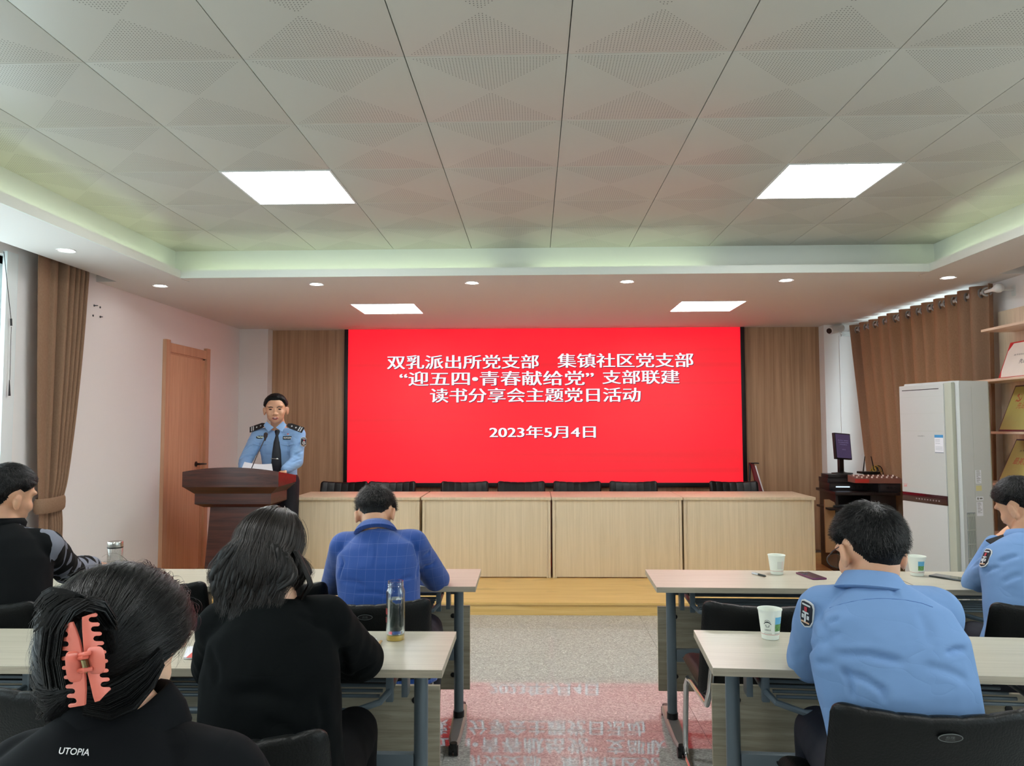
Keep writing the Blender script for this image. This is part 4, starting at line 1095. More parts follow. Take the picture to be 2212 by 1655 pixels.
# papers
def flat_sheet(name, label, corners, m, z=.7512, cat='paper', th=.0008, stack=1):
    t = MB(); pts = [at(x, y, Z=z) for x, y in corners]
    n0 = len(t.bm.faces)
    t.rings([[Vector((p.x, p.y, z)) for p in pts], [Vector((p.x, p.y, z+th)) for p in pts]])
    return tag(part(name, t, m, None, 20), label, cat)
flat_sheet('pink_sheet', 'pink sheet of paper lying under the arm of the curly haired woman', [(413, 1452), (500, 1447), (500, 1392), (436, 1392)], PINK)
flat_sheet('red_booklet', 'white booklet with a red printed cover on the second row table', [(396, 1424), (450, 1424), (450, 1400), (405, 1400)], PAPER, cat='booklet', th=.006)
flat_sheet('printed_cover', 'red mountain shaped print on the white booklet cover', [(402, 1421), (446, 1421), (446, 1403), (424, 1402)], mat('booklet_red', (206, 88, 84), .6), z=.7573, cat='booklet cover', th=.0005)
flat_sheet('pink_sheet', 'pink sheet of paper beneath the elbow of the officer resting his chin', [(2120, 1276), (2290, 1282), (2290, 1246), (2150, 1246)], PINK, z=.7520)
flat_sheet('small_notepad', 'small cream notepad at the elbow of the curly haired woman', [(796, 1392), (812, 1392), (814, 1382), (800, 1382)], PAPER, cat='notepad', th=.004)
p0, p1 = at(811, 1399, Z=.757), at(823, 1385, Z=.757)
t = MB(); t.tube([p0, p1], .006, 8, flat=.6); tag(part('wooden_ruler', t, mat('ruler_tan', (176, 142, 96), .5)), 'short tan wooden pen case near the glass bottle', 'pen case')
# ------------------------------------------------------------------ people
def organic(mb, name, m, parent=None, voxel=.007, smooth=6, folds=None, wob=0, seed=0):
    me = mb.mesh(name, m); o = bpy.data.objects.new('work', me); COL.objects.link(o)
    md = o.modifiers.new('r', 'REMESH'); md.mode = 'VOXEL'; md.voxel_size = voxel; md.use_smooth_shade = True
    if smooth: ms = o.modifiers.new('s', 'SMOOTH'); ms.iterations = smooth; ms.factor = .5
    dg = bpy.context.evaluated_depsgraph_get(); out = bpy.data.meshes.new_from_object(o.evaluated_get(dg))
    bpy.data.objects.remove(o); bpy.data.meshes.remove(me)
    out.name = name
    n = len(out.vertices)
    if folds or wob:
        co = np.empty(n*3); out.vertices.foreach_get('co', co); co = co.reshape(-1, 3)
        nr = np.empty(n*3); out.vertices.foreach_get('normal', nr); nr = nr.reshape(-1, 3)
        d = np.zeros(n)
        for P, Q, w, dep in (folds or []):
            P = np.array(P); Q = np.array(Q); v = Q-P; L2 = v@v
            t = np.clip(((co-P)@v)/L2, 0, 1); dist = np.linalg.norm(co-(P+t[:, None]*v), axis=1)
            x = dist/w
            d += dep*np.exp(-x*x)*(1-.55*np.abs(2*t-1)**2)
        if wob:
            for i in range(n):
                c = co[i]; d[i] += wob*noise.noise((c[0]*9+seed, c[1]*9, c[2]*7)) + wob*.5*noise.noise((c[0]*22+seed, c[1]*22, c[2]*16))
        co = co + nr*d[:, None]
        out.vertices.foreach_set('co', co.ravel())
    out.materials.clear()
    for q in (m if isinstance(m, (list, tuple)) else [m]): out.materials.append(q)
    for p in out.polygons: p.use_smooth = True
    return link(name, out, parent)
def Rot(yaw, pitch, roll=0):
    return (Matrix.Rotation(math.radians(yaw), 3, 'Z') @ Matrix.Rotation(math.radians(pitch), 3, 'X') @ Matrix.Rotation(math.radians(roll), 3, 'Y'))
def add_head(mb, C, R, k=1.0, neck=None, female=False, neck_r=.056, wide=1.0):
    T = lambda x, y, z: C + R @ (Vector((x*wide, y, z))*k)
    E = lambda c, r: mb.ball(T(*c), (r[0]*k*wide, r[1]*k, r[2]*k), R=R, seg=24, rin=16)
    E((0, -.004, .022), (.0755, .095, .086)); E((0, .020, -.015), (.068, .072, .078)); E((0, .036, -.055), (.060 if not female else .052, .054, .058))
    E((0, .058, -.092), (.028, .026, .024)); E((0, .040, -.072), (.046, .046, .036))
    for s in (-1, 1):
        E((s*.038, .055, -.030), (.026, .030, .030))                 # cheek
        E((s*.034, .070, .026), (.026, .020, .012))                  # brow ridge
        E((s*.0785, -.006, -.018), (.009, .017, .030)); E((s*.087, -.014, -.004), (.0065, .014, .019)); E((s*.085, -.012, -.020), (.0065, .014, .022)); E((s*.082, -.004, -.040), (.0065, .009, .012))
        E((s*.014, .094, -.040), (.010, .012, .009))
    E((0, .090, -.018), (.010, .014, .028)); E((0, .103, -.036), (.012, .012, .011))
    E((0, .084, -.066), (.024, .014, .008)); E((0, .082, -.077), (.020, .014, .008))
    n1 = Vector(neck) if neck is not None else T(0, -.03, -.19)
    a = T(0, -.018, -.045)
    mb.chain([a, a.lerp(n1, .5), n1], [neck_r*k, neck_r*k*.97, neck_r*k*1.15], 20)
def add_hand(mb, W, D, side_dir, palm_n, size=1.0, curl=.5, thumb_sign=1):
    """wrist W, direction D to the fingers, palm normal; five fingers bent toward the palm normal"""
    W = Vector(W); D = Vector(D).normalized(); Nn = Vector(palm_n); Nn = (Nn - D*Nn.dot(D)).normalized(); S = D.cross(Nn).normalized()*thumb_sign
    k = size
    c = W + D*.045*k
    Rm = Matrix((S, D, Nn)).transposed()
    mb.ball(c, (.040*k, .050*k, .015*k), R=Rm)
    for i, (off, L) in enumerate(((.028, .070), (.010, .078), (-.009, .073), (-.027, .058))):
        p = W + D*(.082 - abs(off)*.15)*k + S*off*k; q = p; d = D.copy(); pts = [p - D*.02*k, p]
        for j, f in enumerate((.45, .30, .25)):
            ang = curl*(.6+.5*j); d = (Matrix.Rotation(ang, 3, S if True else S) @ d); 
            if (d-D).dot(Nn) < 0: d = (Matrix.Rotation(-2*ang, 3, S) @ d)
            q = q + d*L*k*f; pts.append(q)
        mb.chain(pts, [.0092*k, .0090*k, .0085*k, .0078*k, .0068*k], 10)
    p = W + D*.02*k + S*.030*k; pts = [p, p + (S*.6+D*.6+Nn*.25)*.035*k, p + (S*.65+D*1.35+Nn*.6)*.038*k, p + (S*.55+D*2.1+Nn*.9)*.036*k]
    mb.chain(pts, [.013*k, .0115*k, .0095*k, .0075*k], 10)
def bez(a, b, bow, t):
    return a.lerp(b, t) + bow*(4*t*(1-t))
def torso(mb, P, N, side, bow, st, gr=0):
    rings = []
    P, N = Vector(P), Vector(N); s = Vector(side).normalized()
    for k, (t, hw, hd) in enumerate(st):
        c = bez(P, N, bow, t); tg = (bez(P, N, bow, min(1, t+.02)) - bez(P, N, bow, max(0, t-.02))).normalized()
        sx = (s - tg*s.dot(tg)).normalized(); dy = tg.cross(sx)
        rings.append([c + sx*(hw+gr)*math.copysign(abs(math.cos(a))**.8, math.cos(a)) + dy*(hd+gr)*math.copysign(abs(math.sin(a))**.85, math.sin(a)) for a in [2*math.pi*j/28 for j in range(28)]])
    mb.rings(rings)
ST = [(0, .165, .12), (.12, .170, .125), (.3, .152, .112), (.55, .168, .12), (.74, .178, .115), (.86, .165, .100), (.95, .105, .078), (1.0, .06, .058)]
def v3(p): return Vector(p)
def figure(label, C, R, N, P, SL, SR, EL, ER, WL, WR, top, trousers=NAVY, k=1.0, skin=SKIN, st=ST, bow=(0, -.03, 0), kneeL=None, kneeR=None, footL=None, footR=None, folds=None,
           sleeve=(.068, .056, .050, .040), hands=('relax', 'relax'), topname='shirt', wob=.003, collar=True, female=False, seed=0, hem=0, standing=False, vox=.007, hand_dirs=None, gr=.006, wide=1.0):
    C, N, P, SL, SR, EL, ER, WL, WR = map(v3, (C, N, P, SL, SR, EL, ER, WL, WR)); bow = v3(bow)
    side = (SR-SL)
    s = side.normalized(); f = Vector((0, 0, 1)).cross(s)      # forward of the body
    if kneeL is None:
        kneeL, kneeR = P - s*.10 + f*.42 + Vector((0, 0, .02)), P + s*.10 + f*.42 + Vector((0, 0, .02))
        footL, footR = Vector((kneeL.x, kneeL.y, .08))+f*.02, Vector((kneeR.x, kneeR.y, .08))+f*.02
    b = MB()
    add_head(b, C, R, k, neck=N, female=female, wide=wide)
    torso(b, P, N, side, bow, [(t_, w_*.86, d_*.80) for t_, w_, d_ in st[:-1]]+[(1.0, .052, .050)], -.012)
    for S_, E_, W_ in ((SL, EL, WL), (SR, ER, WR)):
        b.chain([N.lerp(S_, .45)+Vector((0, 0, -.05)), S_, E_, W_], [.042, .046, .034, .025], 14)
    for i, (W_, E_) in enumerate(((WL, EL), (WR, ER))):
        D = (W_-E_); pn = Vector((0, 0, -1))
        if hand_dirs and hand_dirs[i]: D, pn = hand_dirs[i]
        add_hand(b, W_, D, None, pn, .95, .45, 1 if i == 0 else -1)
    for Kn, Ft, sg in ((kneeL, footL, -1), (kneeR, footR, 1)):
        b.chain([P+s*sg*.09, Kn, Ft], [.08, .055, .04], 14)
    body = organic(b, 'person', skin, None, min(vox, .006), 3)
    tag(body, label, 'person')
    # garment for the upper body
    g = MB(); torso(g, P-(Vector((0, 0, hem))), N, side, bow, [(t, w, d) for t, w, d in st], gr)
    for S_, E_, W_ in ((SL, EL, WL), (SR, ER, WR)):
        inn = N.lerp(S_, .35) + Vector((0, 0, -.035))
        end = W_ - (W_-E_).normalized()*.012
        low_ = bez(P, N, bow, .70).lerp(S_, .55)
        g.chain([inn, S_, S_.lerp(E_, .5), E_, E_.lerp(end, .5), end], [.050+sleeve[0]*.25, sleeve[0], (sleeve[0]+sleeve[1])/2*.98, sleeve[1], sleeve[2], sleeve[3]], 18)
        g.chain([bez(P, N, bow, .80), S_+Vector((0, 0, -.012))], [.095, sleeve[0]*.92], 18); g.chain([low_, S_.lerp(E_, .25)], [.075, sleeve[0]*.9], 18)
    if collar:
        up = (C-N).normalized()
        g.tube([N - up*.02, N+up*.012, N+up*.032], [.070*k, .064*k, .060*k], 24)
    if not standing:      # elbows crease
        folds = (folds or [])
    shirt = organic(g, topname, top, body, vox, 9, folds, wob, seed)
    t = MB()
    for Kn, Ft, sg in ((kneeL, footL, -1), (kneeR, footR, 1)):
        t.chain([P+s*sg*.085+Vector((0, 0, .0)), Kn, Vector((Ft.x, Ft.y, Ft.z+.03))], [.105, .076, .058], 16)
    t.chain([P+s*.07, P-s*.07], [.115, .115], 16)
    organic(t, 'trousers', trousers, body, .009, 5, None, .003, seed+3)
    for Ft in (footL, footR):
        z0 = Ft.z-.08
        q = MB(); fw = f if f.length else Vector((0, 1, 0))
        rings = []
        for u, w, h in ((-.09, .030, .045), (-.07, .036, .065), (0, .040, .075), (.08, .044, .050), (.14, .040, .036), (.165, .018, .022)):
            c = Vector((Ft.x, Ft.y, z0+.004)) + fw*u
            rings.append([c-s*w, c-s*w+Vector((0, 0, h*.6)), c-s*w*.5+Vector((0, 0, h)), c+s*w*.5+Vector((0, 0, h)), c+s*w+Vector((0, 0, h*.6)), c+s*w])
        q.rings(rings); part('shoe', q, BLACKG if not female else BLACKP, body, 50)
    return body, shirt

# ---- hair
def smooth01(x): x = np.clip(x, 0, 1); return x*x*(3-2*x)
def ribbons(pts, nrm, width, name, m, parent):
    """pts: (S,K,3); flat hair strands as thin ribbons facing nrm"""
    S, K, _ = pts.shape
    tg = np.gradient(pts, axis=1); tg /= (np.linalg.norm(tg, axis=2, keepdims=True)+1e-9)
    sd = np.cross(tg, nrm); sd /= (np.linalg.norm(sd, axis=2, keepdims=True)+1e-9)
    taper = np.linspace(1, .25, K)[None, :, None]
    w = width*taper
    A = pts - sd*w; B = pts + sd*w; T = pts + nrm*w*.9
    V = np.stack([A, T, B], axis=2).reshape(-1, 3)
    idx = np.arange(S*K*3).reshape(S, K, 3)
    q1 = np.stack([idx[:, :-1, 0], idx[:, :-1, 1], idx[:, 1:, 1], idx[:, 1:, 0]], -1).reshape(-1, 4)
    q2 = np.stack([idx[:, :-1, 1], idx[:, :-1, 2], idx[:, 1:, 2], idx[:, 1:, 1]], -1).reshape(-1, 4)
    F = np.concatenate([q1, q2])
    me = bpy.data.meshes.new(name); me.from_pydata(V.tolist(), [], F.tolist()); me.materials.append(m)
    me.polygons.foreach_set('use_smooth', [True]*len(F)); me.update()
    o = link(name, me, parent)
    return o
def short_hair(body, C, R, k=1.0, hl=None, thick=.012, n=2600, seed=1, m=HAIRM, ms=HAIRS, whorl=(0, -.55, .83), length=.028, lift=.25, spiky=0.0, width=.0007, radii=(.0765, .0965, .088), cz=.022, low=1.35):
    """cropped hair: a thick cap following the hairline plus short strands"""
    C = v3(C); Rm = np.array(R); rad = np.array(radii)*k; cen = np.array(C) + Rm@(np.array((0, -.004, cz))*k)
    hl = hl or [(0, .42), (35, .40), (60, .12), (82, -.12), (100, -.02), (115, -.30), (140, -.62), (180, -.72)]
    ha, hz = zip(*hl)
    def mask(d):
        az = np.degrees(np.abs(np.arctan2(d[:, 0], d[:, 1]))); return smooth01((d[:, 2]-np.interp(az, ha, hz))/np.interp(az, (0, 80, 120, 180), (.18, .22, .45, .55)))**np.interp(az, (0, 90, 130), (1, 1, 1.3))
    nu, nv = 120, 80
    th = np.linspace(0, np.pi, nv); ph = np.linspace(0, 2*np.pi, nu, endpoint=False)
    D = np.array([(math.sin(t)*math.sin(p), math.sin(t)*math.cos(p), math.cos(t)) for t in th for p in ph])
    mk = mask(D)
    rn = random.Random(seed)
    nz = np.array([noise.noise((d[0]*7+seed, d[1]*7, d[2]*7)) + .6*noise.noise((d[0]*18+seed, d[1]*18, d[2]*12)) for d in D])
    ez = 1 + .35*np.clip(D[:, 2], 0, 1)
    lowz = lambda q: np.concatenate([q[..., :2], np.where(q[..., 2:3] < 0, q[..., 2:3]*low, q[..., 2:3])], -1)
    loc = lowz(D)*rad*(1 + ((thick*ez+nz*thick*.18)*mk - .004*(1-mk))[:, None]/np.linalg.norm(D*rad, axis=1)[:, None])
    W = loc@Rm.T + cen
    F = []
    for i in range(nv-1):
        for j in range(nu):
            a, b, c2, d2 = i*nu+j, i*nu+(j+1) % nu, (i+1)*nu+(j+1) % nu, (i+1)*nu+j
            if max(mk[a], mk[b], mk[c2], mk[d2]) > 0.0: F.append((a, b, c2, d2))
    me = bpy.data.meshes.new('hair'); me.from_pydata(W.tolist(), [], F); me.materials.append(m); me.update()
    bm = bmesh.new(); bm.from_mesh(me); bmesh.ops.remove_doubles(bm, verts=bm.verts, dist=1e-6)
    bmesh.ops.delete(bm, geom=[v for v in bm.verts if not v.link_faces], context='VERTS'); bmesh.ops.recalc_face_normals(bm, faces=bm.faces); bm.to_mesh(me); bm.free()
    me.polygons.foreach_set('use_smooth', [True]*len(me.polygons))
    hair = link('hair', me, body)
    rs = np.random.RandomState(seed); d = rs.normal(size=(n*3, 3)); d /= np.linalg.norm(d, axis=1, keepdims=True)
    d = d[mask(d) > .25][:n]; S = len(d); wh = np.array(whorl); wh = wh/np.linalg.norm(wh)
    K = 6; P = np.zeros((S, K, 3)); cur = d.copy(); L = length*(.6+.7*rs.rand(S))*(.45+.55*mask(d))
    up = rs.normal(size=(S, 3))*.35
    for q in range(K):
        e = mask(cur)
        rr = np.linalg.norm(cur*rad, axis=1)
        h = thick*(1+.35*np.clip(cur[:, 2], 0, 1))*e + lift*L*(q/(K-1)) + spiky*rs.rand(S)*(q/(K-1)) - .002
        P[:, q] = lowz(cur)*rad*(1+h/rr)[:, None]
        fl = cur - wh*(cur@wh)[:, None]; fl /= np.linalg.norm(fl, axis=1, keepdims=True)+1e-6
        fl = fl + up*.5; nxt = cur + (fl)*(L/(K-1)/.09)[:, None]; cur = nxt/np.linalg.norm(nxt, axis=1, keepdims=True)
    Nn = P/np.linalg.norm(P, axis=2, keepdims=True)
    W3, N3 = P@Rm.T + cen, Nn@Rm.T; cut = int(S*.7)
    o = ribbons(W3[:cut], N3[:cut], width, 'hair_strands', ms, hair); o['kind'] = 'stuff'
    o = ribbons(W3[cut:], N3[cut:], width*.8, 'shiny_hair_strands', HAIRL if ms is HAIRS else ms, hair); o['kind'] = 'stuff'  # on black hair these carry the sheen as a paler tint
    return hair

def decal_on(mb_pts, name, mats, parent): pass
from mathutils.bvhtree import BVHTree
BV = {}
def apply_folds(o, segs):
    """presses creases (groove with raised lips) into a cloth between two surface points each"""
    me = o.data; n = len(me.vertices); co = np.empty(n*3); me.vertices.foreach_get('co', co); co = co.reshape(-1, 3)
    nr = np.empty(n*3); me.vertices.foreach_get('normal', nr); nr = nr.reshape(-1, 3); d = np.zeros(n)
    for x0, y0, x1, y1, w, dep in segs:
        P, Q = stick(o, x0, y0, 0)[0], stick(o, x1, y1, 0)[0]
        mid = stick(o, (x0+x1)/2+ (y1-y0)*.06, (y0+y1)/2 - (x1-x0)*.06, 0)[0]
        best = np.full(n, 9.0); tt = np.zeros(n)
        for A_, B_, t0 in ((P, mid, 0), (mid, Q, .5)):
            A2 = np.array(A_); v = np.array(B_)-A2; L2 = max(v@v, 1e-9); t = np.clip(((co-A2)@v)/L2, 0, 1); ds = np.linalg.norm(co-(A2+t[:, None]*v), axis=1)
            k = ds < best; best[k] = ds[k]; tt[k] = t0+t[k]*.5
        x = best/w; d += dep*(1-.9*x*x)*np.exp(-x*x)*np.clip(1.15-np.abs(2*tt-1)**3, 0, 1)
    co = co+nr*d[:, None]*1.4; me.vertices.foreach_set('co', co.ravel()); me.update(); BV.pop(o.name, None)
def stick(o, px, py, off=.001):
    """the point of an object's surface met by the ray through a photograph pixel, and its normal"""
    bv = BV.get(o.name)
    if bv is None: bv = BV[o.name] = BVHTree.FromPolygons([v.co for v in o.data.vertices], [p.vertices for p in o.data.polygons])
    d = (at(px, py, Y=1.0)-CAM).normalized(); h = bv.ray_cast(CAM, d)
    if h[0]: return h[0]+h[1]*off, h[1]
    n_ = len(o.data.vertices); ym = sum(o.data.vertices[i_].co.y for i_ in range(0, n_, 50))/len(range(0, n_, 50))
    q = bv.find_nearest(at(px, py, Y=ym)); return q[0]+q[1]*off, q[1]
def patch_shield(parent, p, nrm, up, w=.055, h=.078, name='sleeve_patch', cloth=True):
    """police sleeve shield: dark field, white edge, red and white figures"""
    n = Vector(nrm).normalized(); u = Vector(up); u = (u-n*u.dot(n)).normalized(); x = u.cross(n)
    M = Matrix(((x.x, u.x, n.x, p[0]), (x.y, u.y, n.y, p[1]), (x.z, u.z, n.z, p[2]), (0, 0, 0, 1)))
    def outline(k, z):
        pts = [(-.5, .30), (-.42, .44), (-.2, .5), (.2, .5), (.42, .44), (.5, .30), (.5, -.22), (.36, -.42), (0, -.5), (-.36, -.42), (-.5, -.22)]
        return [(a*w*k, b*h*k, z - 7*(a*w*k)**2) for a, b in pts]
    t = MB()
    t.rings([outline(1, -.001), outline(1, .0022), outline(.90, .0026)], 1, True, False); t.rings([outline(.90, .0024), outline(.84, .0027)], 0, False, True)
    z = .0034
    def quad(x0, x1, y0, y1, mi, zz=z): t.box(x0*w, x1*w, y0*h, y1*h, zz-.0008-5*(x0*w)**2, zz-5*(x0*w)**2, mi)
    quad(-.30, .30, .30, .36, 1); quad(-.10, .10, .10, .26, 2); quad(-.22, .22, .02, .08, 1); quad(-.06, .06, -.30, .02, 1); quad(-.28, -.12, -.18, -.04, 1); quad(.12, .28, -.18, -.04, 1); quad(-.30, .30, -.34, -.28, 3)
    bmesh.ops.transform(t.bm, matrix=M, verts=t.bm.verts)
    return part(name, t, [NAVY, SILVER, mat('patch_red', (170, 50, 60), .5), mat('patch_gold', (196, 160, 130), .5)], parent, 30)
def epaulette(parent, a, b, nrm, stars=True, w=.050):
    """a: outer end at the sleeve seam, b: inner end by the collar"""
    a, b = Vector(a), Vector(b); y = (b-a); L = y.length; y.normalize(); n = Vector(nrm); n = (n-y*n.dot(y)).normalized(); x = y.cross(n)
    M = Matrix(((x.x, y.x, n.x, a.x), (x.y, y.y, n.y, a.y), (x.z, y.z, n.z, a.z), (0, 0, 0, 1)))
    t = MB()
    def o_(z): return [(-w/2, 0, z), (w/2, 0, z), (w/2*.92, L*.8, z), (w*.22, L, z), (-w*.22, L, z), (-w/2*.92, L*.8, z)]
    t.rings([o_(0), o_(.005)])
    if stars:
        for q in (.10, .22): t.box(-w*.40, w*.40, L*q, L*(q+.06), .005, .0062, 1)
        for q in (.46, .72):
            d_ = w*.16; t.rings([[(0, L*q-d_, .005), (d_, L*q, .005), (0, L*q+d_, .005), (-d_, L*q, .005)], [(0, L*q-d_*.7, .0075), (d_*.7, L*q, .0075), (0, L*q+d_*.7, .0075), (-d_*.7, L*q, .0075)]], 1)
    bmesh.ops.transform(t.bm, matrix=M, verts=t.bm.verts)
    return part('epaulette', t, [mat('epaulette_black', (16, 17, 22), .6), SILVER], parent, 30)

# ---- the officer speaking at the podium
hs = 1.13
Csp = Vector((-2.372, 6.86, 1.665)); Rsp = Rot(180+15, -4, 1.5)
Nsp = Vector((-2.365, 6.93, 1.478))
spk, shirt = figure('officer standing at the podium, speaking, in light blue shirt and dark tie with epaulettes', Csp, Rsp, Nsp, (-2.37, 7.0, .99),
    SL=(-2.165, 6.87, 1.425), SR=(-2.565, 6.97, 1.425), EL=(-2.155, 6.80, 1.185), ER=(-2.645, 6.86, 1.19), WL=(-2.225, 6.70, 1.115), WR=(-2.600, 6.70, 1.115),
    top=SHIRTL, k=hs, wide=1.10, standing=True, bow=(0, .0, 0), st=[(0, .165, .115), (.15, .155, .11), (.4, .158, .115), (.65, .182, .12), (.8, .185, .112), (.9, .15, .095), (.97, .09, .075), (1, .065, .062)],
    kneeL=Vector((-2.27, 6.99, .56)), kneeR=Vector((-2.47, 7.01, .56)), footL=Vector((-2.26, 7.02, .18)), footR=Vector((-2.49, 7.05, .18)), sleeve=(.070, .062, .056, .046), wob=.004, collar=False,
    folds=[((-2.60, 6.80, 1.25), (-2.70, 6.80, 1.19), .018, -.010), ((-2.57, 6.78, 1.20), (-2.68, 6.76, 1.15), .015, -.009), ((-2.20, 6.74, 1.27), (-2.09, 6.76, 1.22), .018, -.011), ((-2.22, 6.70, 1.21), (-2.10, 6.70, 1.17), .016, -.010),
           ((-2.52, 6.86, 1.33), (-2.62, 6.86, 1.29), .018, -.008), ((-2.22, 6.80, 1.36), (-2.12, 6.80, 1.31), .018, -.008)])
short_hair(spk, Csp, Rsp, hs, thick=.015, n=1800, seed=4, radii=(.084, .0965, .088), length=.014, lift=.15, hl=[(0, .56), (30, .56), (46, .46), (56, .22), (66, -.05), (80, -.14), (92, -.02), (115, -.3), (140, -.5), (180, -.6)], width=.0008)
apply_folds(shirt, [(525, 975, 545, 962, .012, -.007), (520, 990, 548, 985, .012, -.007), (530, 955, 545, 948, .010, -.005), (640, 965, 655, 955, .012, -.007), (635, 985, 655, 975, .012, -.008), (632, 1000, 652, 992, .010, -.006), (548, 975, 556, 1000, .012, -.006), (618, 980, 640, 960, .012, -.006)])
def on_face(x, y, z): return Csp + Rsp@(Vector((x, y, z))*hs)
for s in (-1, 1):
    t = MB(); t.ball(on_face(s*.034, .0815, -.001), (.0145*hs, .006*hs, .0052*hs), R=Rsp); part('eye', t, mat('eye_dark', (46, 34, 30), .25), spk)
    t = MB(); t.tube([on_face(s*.014, .0935, .016), on_face(s*.032, .0945, .0215), on_face(s*.052, .0835, .015)], [.0028, .0034, .0018], 8); part('eyebrow', t, HAIRBS, spk)
    t = MB(); t.tube([on_face(s*.016, .0885, .004), on_face(s*.031, .0905, .0085), on_face(s*.047, .0805, .003)], [.0012, .0022, .0012], 8); part('eyelid', t, EARS, spk)
    t = MB(); t.ball(on_face(s*.008, .1075, -.0445), (.004*hs, .003*hs, .0028*hs), R=Rsp); part('nostril', t, mat('nostril', (96, 52, 44), .6), spk)
t = MB(); t.ball(on_face(0, .0905, -.071), (.021*hs, .0075*hs, .0105*hs), R=Rsp); part('mouth', t, mat('mouth_dark', (104, 44, 44), .5), spk)
t = MB(); t.tube([on_face(-.024, .086, -.071), on_face(-.008, .0985, -.0625), on_face(0, .0985, -.064), on_face(.008, .0985, -.0625), on_face(.024, .086, -.071), on_face(.012, .0955, -.0815), on_face(-.012, .0955, -.0815), on_face(-.024, .086, -.071)], .0036, 8); part('lips', t, mat('lips', (176, 104, 96), .45), spk)
t = MB(); t.box(-.010, .010, .096, .0995, -.071, -.0645, bev=.001, M=Matrix.Translation(Csp)@Rsp.to_4x4()@Matrix.Scale(hs, 4)); part('teeth', t, mat('teeth', (226, 214, 200), .3), spk)
# shirt front: collar, tie, clip, badges, pockets, epaulettes
fb_ = Rot(180+12, 0)     # body frame
def bf(x, y, z): return Vector((-2.368, 6.93, 0)) + fb_@Vector((x, y, 0)) + Vector((0, 0, z))
# body frame: +x is the officer's right hand side as seen mirrored, +y toward the room
for P4 in ([(576.5, 911, 6.85), (591.5, 924, 6.82), (580, 933.5, 6.80), (570, 919, 6.86)], [(612, 910, 6.84), (596.5, 924, 6.82), (609.5, 933, 6.79), (618.5, 918, 6.85)]):
    q4 = [at(a, b, Y=c) for a, b, c in P4]
    rows = [[q4[0].lerp(q4[1], u/6) for u in range(7)], [q4[0].lerp(q4[3], .5).lerp(q4[1].lerp(q4[2], .5), u/6)+Vector((0, -.006, 0)) for u in range(7)], [q4[3].lerp(q4[2], u/6) for u in range(7)]]
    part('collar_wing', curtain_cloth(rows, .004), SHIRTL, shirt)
t = MB()
def tie_ring(w, y, z, th=.006): return [bf(-w, y-th, z), bf(-w*.8, y+th*.3, z), bf(0, y+th, z), bf(w*.8, y+th*.3, z), bf(w, y-th, z)]
t.rings([tie_ring(.018, .088, 1.472), tie_ring(.024, .094, 1.455), tie_ring(.014, .102, 1.420), tie_ring(.028, .120, 1.36), tie_ring(.040, .128, 1.25), tie_ring(.046, .130, 1.14), tie_ring(.048, .128, 1.04), tie_ring(.02, .124, 1.0), ])
part('necktie', t, TIE, spk, 60)
t = MB(); pA, pB = bf(.048, .137, 1.212), bf(-.022, .141, 1.207); t.tube([pA, pB], .0040, 8); t.ball(bf(-.008, .142, 1.209), (.010, .004, .008)); part('tie_clip', t, mat('clip_silver', (226, 228, 230), .2, .9), spk)
def chest_M(px, py, off=.006):
    p, n = stick(shirt, px, py, off); n = (n*.6+Vector((.25, -.97, 0))*.4).normalized()
    return frame_M(p, Vector((0, 0, 1)).cross(n), (0, 0, 1))
t = MB(); Mx = chest_M(564, 945)
t.rings([[(.042*math.cos(a), .016*math.sin(a)*(1+.15*math.cos(2*a)), z) for a in [2*math.pi*j/24 for j in range(24)]] for z in (-.006, .004)])
for s in (-1, 1):
    for q in range(3): t.tube([(s*.006, -.005+.004*q, .0045), (s*.020, -.003+.004*q, .0048), (s*.033, .002+.003*q, .0045)], .0022, 6, 1)
t.ball((0, .002, .005), (.007, .009, .003), 1); t.ball((0, .002, .0075), (.003, .004, .002), 0)
bmesh.ops.transform(t.bm, matrix=Mx, verts=t.bm.verts); part('wing_badge', t, [mat('epaulette_black', (16, 17, 22), .6), mat('badge_pale', (206, 218, 206), .5)], shirt)
t = MB(); Mx = chest_M(622, 946); t.box(-.043, .043, -.015, .015, -.008, .004, bev=.001); add_text(t, '029209', Matrix.Translation((0, 0, .0046)), box=(.072, .015), mi=1, bold=.02)
bmesh.ops.transform(t.bm, matrix=Mx, verts=t.bm.verts); part('number_badge', t, [mat('epaulette_black', (16, 17, 22), .6), WHITE], shirt)
t = MB(); Mx = chest_M(623, 939); t.box(-.010, .010, -.004, .004, -.004, .003, 1); t.box(-.006, .006, 0, .010, -.004, .004, 0); bmesh.ops.transform(t.bm, matrix=Mx, verts=t.bm.verts); part('party_pin', t, [mat('pin_red', (200, 60, 54), .4), mat('pin_pale', (220, 226, 230), .4)], shirt)
for cx_, cy_ in ((561, 961), (622, 961)):
    rows = []
    for zt in (0, 1):
        rows.append([stick(shirt, cx_-15+2.5*i, (956.5 if zt else 960+3.2*(1-abs(i-6)/6)), .004)[0] for i in range(13)])
    part('pocket_flap', curtain_cloth(rows, .003), SHIRTL, shirt)
    t = MB(); t.tube([r_+Vector((0, -.002, -.001)) for r_ in rows[0]], .0016, 5); t.tube([stick(shirt, cx_, 966, .001)[0], stick(shirt, cx_, 982, .001)[0]], .0014, 5); part('pocket_seam', t, mat('seam_blue', (108, 136, 178), .8), shirt)
    t = MB(); t.ball(stick(shirt, cx_, 961.5, .006)[0], (.0045, .003, .0045)); part('button', t, mat('button_silver', (206, 216, 226), .3, .5), shirt)
epaulette(shirt, at(540, 929, Y=6.92), at(573, 917, Y=6.89), (-.1, -.92, .5), w=.058); epaulette(shirt, at(655, 930, Y=6.82), at(621, 918, Y=6.83), (.2, -.92, .5), w=.058)
